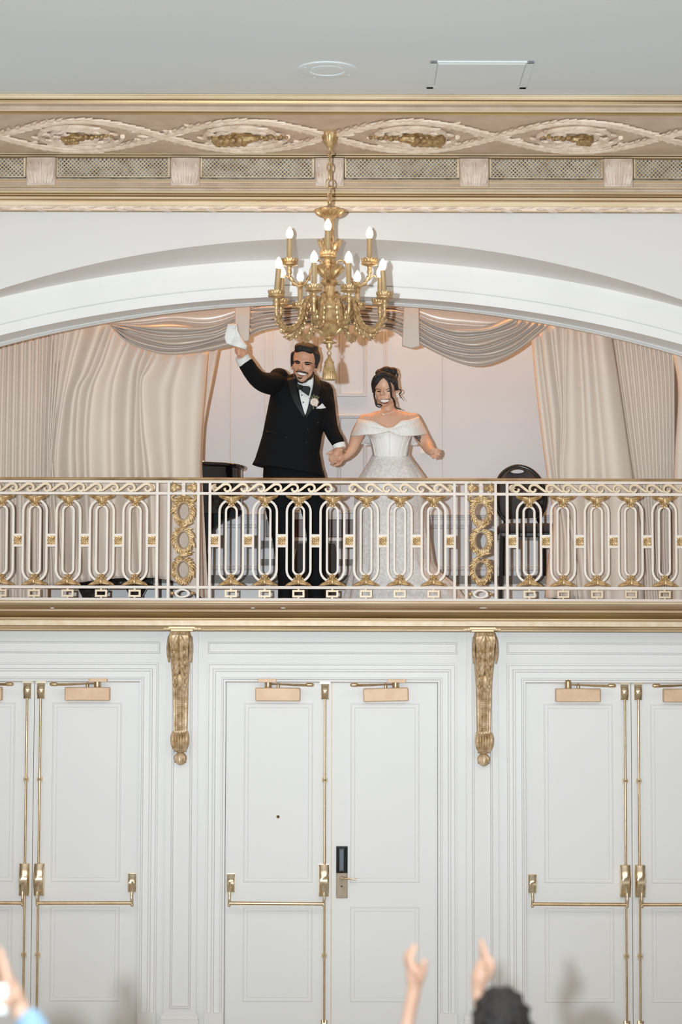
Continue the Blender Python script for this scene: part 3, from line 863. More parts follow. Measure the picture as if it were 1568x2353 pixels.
        m.rects([(a, b, zz(2007), zz(1945.5), YD), (a, b, zz(2007), zz(1945.5), YD - .012), (a + w_ * .27, b - w_ * .33, zz(2001.5), zz(1951), YD - .034)])
        m.build('card_reader', M['black'], lk, smooth=False)
        m = MB(); m.box(a + w_ * .29, b - w_ * .35, YD - .037, YD - .03, zz(2000), zz(1952.5)); m.build('reader_window', M['reader'], lk, smooth=False, bevel=.002)
        m = MB(); c = V(X(23.5), YD - .02, zz(2017.3))
        m.cap(c + V(0, .02, 0), c + V(0, -.03, 0), .013, .013, 14)
        m.tube([c + V(0, -.03, 0), c + V(sg * .03, -.045, -.001), c + V(sg * .106, -.045, -.008)], [.009, .0085, .0075], 10)
        m.build('lever_handle', M['brass'], lk)
        m = MB(); m.ell((X(23.5), YD - .013, zz(2037.5)), (.006, .003, .006)); m.build('keyhole', M['dark'], lk)
    return d
def thing_part(name, parent):
    o = bpy.data.objects.new(name, None); COL.objects.link(o); o.empty_display_size = .05
    set_parent(o, parent); return o
make_leaf('door_1', seams[0], -1, 'bar')
make_leaf('door_2', seams[0], 1, 'bar')
d3 = make_leaf('door_3', seams[1], -1, 'bar', closer_dx=0)
make_leaf('door_4', seams[1], 1, 'lever', tilt=math.radians(-1.6), closer_dx=0)
make_leaf('door_5', seams[2], -1, 'bar', plate=False)
make_leaf('door_6', seams[2], 1, 'bar')
m = MB(); c = V(seams[1] - 122.3 / SCL, YD - .004, zz(1877.7))
m.lathe([(.012, .006), (.012, -.004), (.009, -.006), (.0065, -.003)], c, 20, axis='y')
ph = m.build('peephole', M['brass'], d3)
MB().ell(c, (.0065, .003, .0065)).build('peephole_lens', M['dark'], ph)
# coppery strip between the middle leaves, its colour standing for light from the foyer
MB().box(seams[1] - .0025, seams[1] + .0025, YD - .002, YD + .04, 0.01, ZD - .01).build('gap_light_strip', M['closer'], d3, smooth=False)
# ------------------------------------------------------------------ balcony railing
S_ = YR / FPX                       # metres per survey pixel at the railing
AX = PX(764, YR, 1240)              # axis of the middle bay
def rx(px): return AX + (px - 764) * S_
def rz(py): return PZ(py, YR, 764)
rail = thing('balcony_railing', (AX, YR, rz(1380)), 'cream and gold ornamental iron railing along the balcony edge', 'railing')
xa, xb = rx(-300), rx(1860)
m = MB(); m.sweepx([(YR + .03, rz(1105)), (YR - .03, rz(1104.8)), (YR - .036, rz(1103)), (YR - .034, rz(1100.5)), (YR - .02, rz(1098.6)), (YR + .02, rz(1098.6)), (YR + .034, rz(1100.5)), (YR + .03, rz(1105))], xa, xb)
m.build('handrail', M['handrail'], rail, angle=60)
for ya, yb_, d in ((1104.8, 1111, .016), (1131.5, 1138, .012), (1347, 1353.8, .012), (1375, 1381.5, .014)):
    MB().box(xa, xb, YR - d, YR + d, rz(yb_), rz(ya)).build('cross_rail', M['cream'], rail, smooth=False, bevel=.002)
posts = []
for g in (-264, 421, 1106, 1791):
    posts += [g - 60.7, g - 34.2, g + 34, g + 60.8]
for p in posts:
    if -60 < p < 1640:
        MB().box(rx(p - 3.3), rx(p + 3.3), YR - .013, YR + .013, rz(1376), rz(1108)).build('post', M['cream'], rail, smooth=False, bevel=.002)
# oval balusters
def stadium(w, yt, yb_, n=14):
    pts = []
    r = w
    for a in np.linspace(math.pi, 0, n): pts.append((r * math.cos(a), yt + r - r * math.sin(a)))
    for a in np.linspace(0, -math.pi, n): pts.append((r * math.cos(a), yb_ - r - r * math.sin(a)))
    return pts
def bar_loop(mb, cx, pts, w=2.6, dpt=.011):
    """flat iron bent round a loop: rectangular section"""
    p = np.array(pts, float); n = len(p)
    T = np.roll(p, -1, 0) - np.roll(p, 1, 0); T = T / np.linalg.norm(T, axis=1)[:, None]
    N = np.stack([T[:, 1], -T[:, 0]], 1)
    G = []
    for o_, y in ((-w, -dpt), (w, -dpt), (w, dpt), (-w, dpt)):
        q = p + N * o_
        G.append([(rx(cx + a), YR + y, rz(b)) for a, b in q])
    mb.grid(G, close_u=True, close_v=True)
def palmette(mb, flip):
    """fan of gilded acanthus leaves; local survey units, +z up when flip=1 (bottom ornament), spreading wide at its base"""
    k = S_
    def p(u, w, d): return V(u * k, YR - d, w * k * flip)
    nrm_ = V(0, -1, 0)
    # bulging core, then two tiers of leaves over it
    out = [(-30.5, 0), (-28, 4.5), (-22, 8.5), (-14, 11.5), (-8, 15), (-6, 20), (-9, 26), (0, 28), (9, 26), (6, 20), (8, 15), (14, 11.5), (22, 8.5), (28, 4.5), (30.5, 0)]
    G = []
    for sc, d in ((1.0, .0), (.97, .010), (.86, .018), (.6, .024), (.25, .028)):
        G.append([p(u * sc, 6 + (w - 6) * sc, d) for u, w in out])
    mb.grid(G)
    for i, a in enumerate(np.linspace(-1, 1, 11)):
        b = p(a * 7, 12.5 - abs(a) * 3, .020 - .006 * abs(a))
        e_ = p(a * 31, .5 + 1.5 * (1 - abs(a)), .016)
        dd = e_ - b
        mb.leaf(b, dd, nrm_, np.linalg.norm(dd), 8.5 * k, .014, n=6, ridge=.5)
    for i, a in enumerate(np.linspace(-1, 1, 8)):
        b = p(a * 4, 15, .026 - .004 * abs(a)); e_ = p(a * 20, 5.5 + 3.5 * (1 - abs(a)), .026)
        mb.leaf(b, e_ - b, nrm_, np.linalg.norm(e_ - b), 6.5 * k, .014, n=5, ridge=.5)
    for a in (-1, 1):
        mb.ell(p(a * 9, 17, .016), (2.8 * k, .014, 2.8 * k), nu=8, nv=6)
        mb.leaf(p(0, 17, .012), p(a * 9, 27.5, .012) - p(0, 17, .012), nrm_, 12 * k, 6 * k, .014)
    mb.leaf(p(0, 18, .024), p(0, 1, .026) - p(0, 18, .026), nrm_, 17 * k, 9 * k, .020)
    mb.ell(p(0, 18.5, .022), (4.4 * k, .016, 3.4 * k), nu=10, nv=8)
    mb.leaf(p(0, 20, .016), p(0, 29, .010) - p(0, 20, .012), nrm_, 9 * k, 8 * k, .014)
def shift(mb, dx, dz):
    mb.v = [q + V(dx, 0, dz) for q in mb.v]; return mb
ovals = [2 + 77 * i for i in range(5)] + [531.3 + 77.6 * i for i in range(7)] + [1217 + 77.8 * i for i in range(5)]
proto = None
for cx in ovals:
    if proto is None:
        m = MB(); bar_loop(m, cx, stadium(27.3, 1149, 1337))
        proto = m.build('oval_baluster', M['cream'], rail, smooth=False); px0 = cx
        m = MB(); bar_loop(m, cx, stadium(12.4, 1163.5, 1321), 2.4)
        m.build('inner_oval', M['cream'], proto, smooth=False)
        m = MB(); palmette(m, -1); shift(m, rx(cx), rz(1138.5)); m.build('top_palmette', M['gilt'], proto, angle=70)
        m = MB(); palmette(m, 1); shift(m, rx(cx), rz(1347)); m.build('foot_palmette', M['gilt'], proto, angle=70)
        m = MB(); k = S_
        m.rects([(rx(cx - 14), rx(cx + 14), rz(1373), rz(1356), YR - .012), (rx(cx - 9.5), rx(cx + 9.5), rz(1368.6), rz(1360.4), YR - .012), (rx(cx - 9.5), rx(cx + 9.5), rz(1368.6), rz(1360.4), YR + .012), (rx(cx - 14), rx(cx + 14), rz(1373), rz(1356), YR + .012), (rx(cx - 14), rx(cx + 14), rz(1373), rz(1356), YR - .012)], fill=False)
        m.box(rx(cx - 2), rx(cx + 2), YR - .008, YR + .008, rz(1356.5), rz(1353)); m.box(rx(cx - 2), rx(cx + 2), YR - .008, YR + .008, rz(1376), rz(1372.5))
        m.build('foot_ring', M['creamgold'], proto, smooth=False)
    else:
        c = copy_tree(proto); c.location = (rx(cx) - rx(px0), 0, 0)
# rosette links
ros = [39.5 + 77.2 * i for i in range(5)] + [492.3 + 77.6 * i for i in range(8)] + [1178 + 77.5 * i for i in range(6)]
proto = None
for cx in ros:
    if proto is None:
        m = MB()
        for ya, yb_ in ((1228, 1233), (1253, 1258)): m.box(rx(cx - 10.5), rx(cx + 10.5), YR - .010, YR + .010, rz(yb_), rz(ya))
        proto = m.build('rosette_link', M['cream'], rail, smooth=False); px0 = cx
        m = MB(); k = S_; c = V(rx(cx), YR, rz(1243)); nn = V(0, -1, 0)
        m.box(c[0] - 9 * k, c[0] + 9 * k, YR - .008, YR + .008, c[2] - 10 * k, c[2] + 10 * k)
        for i in range(8):
            a = i * math.pi / 4
            L = 10.5 if i % 2 else 8
            m.leaf(c + V(math.cos(a), 0, math.sin(a)) * 2 * k + V(0, -.008, 0), V(math.cos(a), 0, math.sin(a)), nn, L * k, 6.5 * k, .012, n=4)
        m.ell(c + V(0, -.016, 0), (3 * k, .012, 3 * k), nu=10, nv=6)
        m.build('rosette', M['gilt'], proto, angle=60)
    else:
        c = copy_tree(proto); c.location = (rx(cx) - rx(px0), 0, 0)
# running scroll under the handrail
def scroll(mb, cx, sg):
    path = [(-29, 1130.5), (-22, 1126), (-13, 1119), (-6, 1114), (1, 1113), (7, 1115.5), (10, 1121), (8.5, 1127), (3, 1129.8), (-2.5, 1127.8), (-3.5, 1123)]
    q = sm(path, 34); T = np.gradient(q, axis=0); T = T / np.linalg.norm(T, axis=1)[:, None]; N = np.stack([T[:, 1], -T[:, 0]], 1)
    w = np.interp(np.linspace(0, 1, 34), [0, .1, .35, .8, .93, 1], [1.2, 2.6, 3.0, 2.4, 2.2, 2.8])[:, None]
    G = []
    for o_, y in ((-1, -.012), (1, -.012), (1, .010), (-1, .010)):
        p = q + N * w * o_
        G.append([(rx(cx + sg * a), YR + y, rz(b)) for a, b in p])
    mb.grid(G, close_u=True)
    mb.ell((rx(cx + sg * -3), YR, rz(1124)), (3.2 * S_, .013, 3.2 * S_), nu=8, nv=6)
pl_, pr_ = None, None
for lst, sg in (([26 + 38.75 * i - 38.75 for i in range(10)] + [519 + 38.8 * i for i in range(7)], 1), ([1009 - 39.2 * i for i in range(6)] + [1190 + 38.6 * i for i in range(11)], -1)):
    p0 = None
    for cx in lst:
        if p0 is None:
            m = MB(); scroll(m, cx, sg); p0 = m.build('wave_scroll', M['creamgold'], rail, smooth=False); c0 = cx
        else:
            c = copy_tree(p0); c.location = (rx(cx) - rx(c0), 0, 0)
for cx, sg in ((353, -1), (487, 1), (1040, -1), (1174, 1)):
    m = MB()
    for i, (dx, dy) in enumerate(((2, 1127), (5, 1121), (6, 1116))):
        m.leaf((rx(cx + sg * 2), YR - .006, rz(1121)), V(sg * dx, 0, (1121 - dy) * 1.2), V(0, -1, 0), .035, .02, .014)
    m.tube(sm([(rx(cx + sg * 8), YR, rz(1114)), (rx(cx), YR, rz(1117)), (rx(cx), YR, rz(1124)), (rx(cx + sg * 6), YR, rz(1130))], 10), .008, 6)
    m.build('scroll_end_leaf', M['creamgold'], rail)
# the two laurel-wreath panels
def wreath(cx):
    pn = thing_part('wreath_panel', rail); k = S_; nn = V(0, -1, 0)
    for j, (yt, yb_) in enumerate(((1157.5, 1196), (1224, 1261), (1292, 1329))):
        cy = (yt + yb_) / 2
        m = MB()
        def el(rxx, ryy, y): return [(rx(cx + rxx * math.cos(a)), y, rz(cy + ryy * math.sin(a))) for a in np.linspace(0, 2 * math.pi, 37)[:-1]]
        m.grid([el(13, 19, YR + .012), el(13, 19, YR - .034), el(14.3, 20.3, YR - .041), el(16.2, 22.2, YR - .036), el(17, 23, YR + .01), el(13, 19, YR + .012)], close_v=True)
        m.build('oval_ring', M['creamgold'], pn, angle=60)
        m = MB()
        for row, (rr, ry_, L, d0, n_, sw) in enumerate(((17, 23, 17, .004, 15, .35), (20, 27, 19, .012, 14, .62), (18, 25, 15, .020, 13, .95), (15, 21.5, 12, .024, 10, 1.1))):
            for sg in (-1, 1):
                for i in range(n_):
                    a = math.radians(-84 + 168 * (i + (row % 2) * .5) / n_)
                    ph = a
                    p_ = V(rx(cx + sg * rr * math.cos(ph)), YR - d0, rz(cy + ry_ * math.sin(ph)))
                    t_ = nrm(V(-sg * rr * math.sin(ph), 0, -ry_ * math.cos(ph)))
                    o_ = nrm(V(sg * math.cos(ph), 0, -math.sin(ph)))
                    dd = t_ + o_ * (sw * .55) + V(rng.normal(0, .12), 0, rng.normal(0, .12))
                    m.leaf(p_ - o_ * 2 * k, dd, nn, L * k, 6.6 * k, .013, n=5)
        for i in range(7):
            a = rng.uniform(0, 6.28); m.ell((rx(cx + 21 * math.cos(a)), YR - .03, rz(cy + 27 * math.sin(a))), .007, nu=7, nv=5)
        m.build('laurel_wreath', M['gilt'], pn, angle=70)
    m = MB()
    for yc in (1211, 1277):          # crossing sprays between the rings
        for i in range(9):
            t = (i - 4) / 4
            m.leaf((rx(cx + t * 13 - 5), YR - .022, rz(yc - t * 7 + 3)), V(1, 0, .45 + rng.normal(0, .25)), nn, 17 * k, 6.5 * k, .014)
    m.build('crossing_spray', M['gilt'], pn, angle=70)
    m = MB()
    for sg in (-1, 1):
        m.tube(sm([(rx(cx + sg * 6), YR - .012, rz(1147)), (rx(cx + sg * 15), YR - .014, rz(1150)), (rx(cx + sg * 24), YR - .014, rz(1150.5)), (rx(cx + sg * 28), YR - .012, rz(1145)), (rx(cx + sg * 24.5), YR - .01, rz(1140)), (rx(cx + sg * 20), YR - .01, rz(1140.5))], 20), [.008, .013, .014, .011, .008, .006], 8)
        for i in range(4):
            m.leaf((rx(cx + sg * 2), YR - .015, rz(1143)), V(sg * (4 + 5 * i), 0, -12 + 3 * i), nn, 17 * k, 8 * k, .016)
    m.leaf((rx(cx), YR - .02, rz(1141)), V(0, 0, -1), nn, 19 * k, 8 * k, .02)
    m.box(rx(cx - 4), rx(cx + 4), YR - .01, YR + .01, rz(1144), rz(1137))
    m.build('horned_crest', M['gilt'], pn, angle=70)
    for sg in (-1, 1):
        m = MB(); b = V(rx(cx + sg * 7), YR - .004, rz(1121))
        m.ell(b + V(sg * 7 * k, -.006, 0), (8 * k, .022, 6.5 * k))
        m.tube([b + V(sg * (7 + 4 * math.cos(a)) * k, -.028, 3 * k * math.sin(a)) for a in np.linspace(0, 5, 12)], .003, 5)
        for i, a in enumerate((-.9, -.45, 0, .45, .9)):
            m.leaf(b + V(sg * 9 * k, -.01, 0), V(sg * math.cos(a), 0, math.sin(a)), nn, (15 + abs(a) * 2) * k, 7 * k, .016)
            m.leaf(b + V(sg * 16 * k, -.008, 0), V(sg * 1, 0, a * 1.1), nn, 9 * k, 5 * k, .012)
        m.build('rose_bud', M['gilt'], pn, angle=70)
    m = MB(); m.box(rx(cx - 4), rx(cx + 4), YR - .016, YR + .01, rz(1132), rz(1111))
    m.tube([(rx(cx + 2.2 * math.cos(a)), YR - .018, rz(1121 + 4.5 * math.sin(a))) for a in np.linspace(0, 6.28, 17)[:-1]], .003, 5, closed=True)
    m.build('bud_plaque', M['cream'], pn, smooth=False)
    m = MB()
    def el2(rxx, ryy, y): return [(rx(cx - 1.5 + rxx * math.cos(a)), y, rz(1364.3 + ryy * math.sin(a))) for a in np.linspace(0, 2 * math.pi, 33)[:-1]]
    m.grid([el2(12, 6.3, YR + .012), el2(12, 6.3, YR - .014), el2(17.8, 10.2, YR - .014), el2(17.8, 10.2, YR + .012), el2(12, 6.3, YR + .012)], close_v=True)
    m.build('foot_oval', M['cream'], pn, angle=50)
    m = MB()
    for sg in (-1, 1):
        m.ell((rx(cx - 1.5 + sg * 23), YR - .004, rz(1364.3)), (4.4 * k, .014, 4.4 * k)); m.cap((rx(cx - 1.5 + sg * 17), YR, rz(1364.3)), (rx(cx - 1.5 + sg * 27), YR, rz(1364.3)), .004, .006, 8)
    m.build('foot_ball', M['gilt'], pn)
wreath(421); wreath(1106)

# ------------------------------------------------------------------ carved brackets under the balcony
def make_bracket():
    """local frame: x across, y from the wall (0) to the front (-), z down from 0; units survey pixels -> metres"""
    k = 1 / SCL
    root = thing('wall_bracket', (0, 0, 0), 'x', 'bracket')
    def wid(z): return np.interp(z, [0, 14, 30, 120, 228], [20, 23.5, 22, 17, 15])
    def dep(z): return np.interp(z, [0, 10, 40, 90, 150, 228], [96, 104, 92, 62, 44, 36])
    rows = []
    for z in np.linspace(0, 228, 32):
        w, d = wid(z) * k, dep(z) * k
        rows.append([(-w, 0, -z * k), (-w, -d + .008, -z * k), (-w * .93, -d, -z * k), (-w * .72, -d, -z * k), (-w * .68, -d + .012, -z * k), (w * .68, -d + .012, -z * k), (w * .72, -d, -z * k), (w * .93, -d, -z * k), (w, -d + .008, -z * k), (w, 0, -z * k)])
    m = MB(); m.grid(rows); m.add(rows[0] + rows[-1], [tuple(range(10)), tuple(range(19, 9, -1))])
    m.build('shaft', M['bracket'], root, angle=50)
    m = MB()
    def fr(x, z, lift=0.0): return V(x * k, -dep(z) * k + .010 - lift, -z * k)
    def fdir(dx, dz, z): 
        return nrm(V(dx, -(dep(z + dz) - dep(z)), -dz))
    nn = V(0, -1, 0.15)
    for z0, L in ((16, 34), (30, 44), (58, 36), (72, 36), (95, 30)):
        for sg in (-1, 1):
            for q in (0, 1):
                dx = sg * (6 + 5 * q)
                m.leaf(fr(sg * 2.5, z0 - 6 * q), fdir(dx, L, z0), nn, L * k * (1 - .12 * q), 12 * k, .03, n=6)
            e_ = fr(sg * 11.5, z0 + L * .9, .012); m.ell(e_, (4.6 * k, .016, 5.5 * k), nu=9, nv=6)
    m.leaf(fr(0, 5), fdir(0, 100, 5), nn, 98 * k, 8 * k, .03, n=10)
    m.leaf(fr(0, 96, .008), fdir(0, 34, 96), nn, 36 * k, 17 * k, .03, n=8)
    m.build('acanthus_spray', M['bracket'], root, angle=70)
    m = MB()
    for i in range(20):
        z = 132 + i * 4.7
        for sg in (-1, 1): m.ell(fr(sg * 4.2, z, .002), (2.4 * k, .008, 2.1 * k), nu=8, nv=5)
    m.tube([fr(0, z, .004) for z in (132, 160, 190, 226)], .006, 6)
    for sg in (-1, 1): m.tube([fr(sg * 8.4, z, .002) for z in (132, 160, 190, 226)], .005, 6)
    m.build('bead_string', M['bracket'], root)
    m = MB()
    for sg in (-1, 1):
        m.leaf((sg * 23.5 * k, -80 * k, -12 * k), V(0, .25, -1), V(sg, 0, 0), 60 * k, 40 * k, .02)
        m.ell((sg * 21 * k, -78 * k, -20 * k), (4 * k, .05, .045))
    for i in range(5): m.ell(((-12 + 6 * i) * k, -dep(6) * k - .004, -4 * k), (4.6 * k, .016, 3.4 * k), nu=9, nv=6)
    m.build('cap_leaf', M['bracket'], root)
    m = MB()
    for i, x in enumerate((-15, -8.5, -3, 3, 8.5, 15)):
        r = 5.2 if abs(x) > 10 else 3.2
        m.chain([V(x * k, -44 * k, -229 * k), V(x * k * 1.06, -54 * k, -240 * k), V(x * k * .98, -50 * k, -256 * k), V(x * k * .72, -40 * k, -268 * k)], [r * k * .8, r * k, r * k, r * k * .7], 10)
    m.box(-17 * k, 17 * k, -44 * k, 0, -262 * k, -226 * k)
    m.build('scroll_foot', M['bracket'], root, angle=60)
    m = MB(); c = V(0, -22 * k, -286 * k)
    m.lathe([(4, 17), (13, 15.5), (14.5, 13), (6, 11.5), (9, 9), (13.2, 3), (13.6, -2), (12, -9), (8.5, -14), (3, -17), (0, -17)] and [(a * k, b * k) for a, b in [(4, 17), (13, 15.5), (14.5, 13), (6, 11.5), (9, 9), (13.2, 3), (13.6, -2), (12, -9), (8.5, -14), (3, -17), (0, -17)]], c, 24, mod=lambda a, t: 1 + .06 * math.cos(5 * a) * (t > .3))
    for i in range(6):
        a = i * math.pi / 3 + .5
        m.leaf(c + V(math.cos(a) * 5 * k, math.sin(a) * 5 * k, 9 * k), V(math.cos(a) * .5, math.sin(a) * .5, -1), V(math.cos(a), math.sin(a), 0), 22 * k, 13 * k, .022, curl=-.25)
    m.build('pendant_bud', M['bracket'], root)
    return root
b1 = make_bracket()
b1.location = (PX(417.5, YW, 1600), YW, zz(1453)); b1['label'] = 'carved gold bracket between the left doors and the middle doors'
b1['group'] = 'gold brackets under the balcony'
b2 = copy_tree(b1)
b2.location = (PX(1110, YW, 1600), YW, zz(1454)); b2['label'] = 'carved gold bracket between the middle doors and the right doors'
# ------------------------------------------------------------------ chandelier
YC_ = 13.7
KC = YC_ / FPX
cxp = 757.5
def hz(py): return PZ(py, YC_, 757)
cX = PX(cxp, YC_, 600)
zsof = zs
ch = thing('chandelier', (cX, YC_, hz(873)), 'gilded twelve-light chandelier with lit candle bulbs hanging before the arch', 'chandelier')
def L_(prof, seg=32, mod=None, name='stem', mt='chand'):
    m = MB(); m.lathe([(r * KC, hz(p)) for r, p in prof], (cX, YC_, 0), seg, mod=mod)
    return m.build(name, M[mt], ch, angle=55)
flute = lambda n, a=.06, lo=0., hi=1.: (lambda an, t: 1 + (a * math.cos(n * an) if lo <= t <= hi else 0))
# ceiling rose
m = MB(); m.lathe([(30 * KC, zsof - .002), (36.5 * KC, hz(296)), (36.5 * KC, hz(299)), (30 * KC, hz(303)), (20 * KC, hz(307.5)), (19 * KC, hz(309))], (cX, YC_, 0), 40, mod=flute(24, .015))
can = m.build('ceiling_rose', M['chand'], ch, angle=55)
m = MB(); m.lathe([(a * KC, hz(b)) for a, b in ((18.5, 308), (18, 315), (15, 327), (9, 337), (5, 340), (5, 343.5), (3, 346))], (cX, YC_, 0), 36, mod=flute(12, .05))
m.build('rose_cup', M['chand'], can, angle=55)
# chain
def link(cy, h, w, rot, r=1.9):
    m = MB(); pts = []
    for a in np.linspace(0, 2 * math.pi, 25)[:-1]:
        u, v = w * math.cos(a) * KC, (h / 2) * math.sin(a) * KC
        pts.append((cX + u * math.cos(rot), YC_ + u * math.sin(rot), hz(cy) + v))
    m.tube(pts, r * KC, 8, closed=True); m.build('chain_link', M['chand'], ch)
for cy, h, w, rot in ((351, 13, 5.5, 0), (367, 26, 4.5, 1.45), (385, 22, 5.5, .25), (403, 24, 4.5, 1.3), (421.5, 21, 9, .15), (440, 27, 7.5, .9), (455, 16, 5, 0.2)): link(cy, h, w, rot)
L_([(1.5, 456), (4, 460), (5.5, 465), (3.5, 469), (5, 471), (7.5, 474.5)], 20, name='top_finial')
L_([(7, 474), (13, 476), (17, 480), (17.5, 483)], 32, name='dome', mt='dustgrey')
o = L_([(17, 481.5), (31, 481), (36, 483.5), (34, 488), (26, 493), (15, 500), (12, 506)], 48, mod=lambda a, t: 1 + .05 * math.cos(16 * a) * (0.1 < t < .8), name='crown_dish')
m = MB()
for i in range(16):
    a = i * math.pi / 8
    m.leaf((cX + 20 * KC * math.cos(a), YC_ + 20 * KC * math.sin(a), hz(497)), V(math.cos(a), math.sin(a), .75), V(math.cos(a), math.sin(a), -.8), 20 * KC, 10 * KC, .012)
m.build('crown_petals', M['chand'], o)
sh = L_([(11, 505), (11.5, 512), (10.5, 514), (11, 540), (13, 555), (14, 575), (12, 590), (14, 600), (16, 606), (10, 612)], 28, mod=flute(10, .03), name='upper_shaft')
m = MB()
for i in range(8):
    a = i * math.pi / 4 + .2
    m.leaf((cX + 13 * KC * math.cos(a), YC_ + 13 * KC * math.sin(a), hz(582)), V(math.cos(a) * .28, math.sin(a) * .28, 1), V(math.cos(a), math.sin(a), 0), 34 * KC, 15 * KC, .014, curl=.22)
m.build('shaft_leaves', M['chand'], sh)
bw = L_([(10, 608), (30, 611), (32, 614), (29, 619), (20, 629), (10, 638), (8, 642)], 40, mod=flute(10, .03), name='acanthus_bowl')
m = MB()
for i in range(10):
    a = i * math.pi / 5
    m.leaf((cX + 9 * KC * math.cos(a), YC_ + 9 * KC * math.sin(a), hz(640)), V(math.cos(a) * .8, math.sin(a) * .8, 1), V(math.cos(a), math.sin(a), -.6), 36 * KC, 17 * KC, .016, curl=.12)
m.build('bowl_leaves', M['chand'], bw)
L_([(8, 641), (17, 643), (20, 648), (19, 652), (13, 656), (15, 657), (13, 659)], 36, mod=flute(14, .05, .1, .6), name='gadroon_ring')
L_([(12.5, 657), (12.5, 665), (13.5, 675), (15, 684)], 40, mod=lambda a, t: 1 + .09 * math.cos(9 * a + 5 * t), name='twisted_shaft')
L_([(15, 683), (19, 686), (20, 690), (19, 694), (21, 697), (21, 703), (22.5, 706), (22, 710), (19, 713), (21, 716)], 40, mod=flute(24, .02, .1, .5), name='collar')
urn = L_([(20.5, 714), (21.5, 717), (22, 730), (25, 740), (33, 747), (37, 749.5), (35, 752), (30, 759), (22, 767), (14, 772), (10, 774)], 60, mod=lambda a, t: 1 + .045 * math.cos(14 * a) * (.1 < t < .55), name='urn')
m = MB()
for i in range(12):
    a = i * math.pi / 6
    m.leaf((cX + 9 * KC * math.cos(a), YC_ + 9 * KC * math.sin(a), hz(773)), V(math.cos(a), math.sin(a), .85), V(math.cos(a) * .6, math.sin(a) * .6, -1), 38 * KC, 15 * KC, .018)
    m.ell((cX + 24 * KC * math.cos(a + .26), YC_ + 24 * KC * math.sin(a + .26), hz(757)), .010, nu=8, nv=6)
m.build('urn_leaves', M['chand'], urn)
L_([(9, 773), (11.5, 775.5), (11, 779), (8, 781), (10, 784), (17, 786.5), (16, 789), (8, 790), (7, 793), (7.5, 797), (4, 803), (1.5, 807)], 30, mod=lambda a, t: 1 + .08 * math.cos(6 * a) * (.4 < t < .6), name='drop_finial')
m = MB(); m.tube([(cX + 4.2 * KC * math.cos(a), YC_, hz(812) + 4.6 * KC * math.sin(a)) for a in np.linspace(0, 6.283, 21)[:-1]], 1.5 * KC, 8, closed=True)
m.build('tassel_ring', M['chand'], ch)
ts = L_([(2.5, 816), (4, 818), (3.5, 821), (5.5, 823), (8, 828), (11.5, 832), (11.8, 834.5), (10, 836)], 30, name='tassel')
m = MB(); m.lathe([(a * KC, hz(b)) for a, b in ((10, 835), (12, 841), (14, 852), (15.6, 864), (16, 871), (15.2, 873), (13, 872), (0, 871))], (cX, YC_, 0), 88, mod=lambda a, t: 1 + .05 * math.cos(22 * a) * (t < .75))
m.build('tassel_skirt', M['chand'], ts, angle=80)

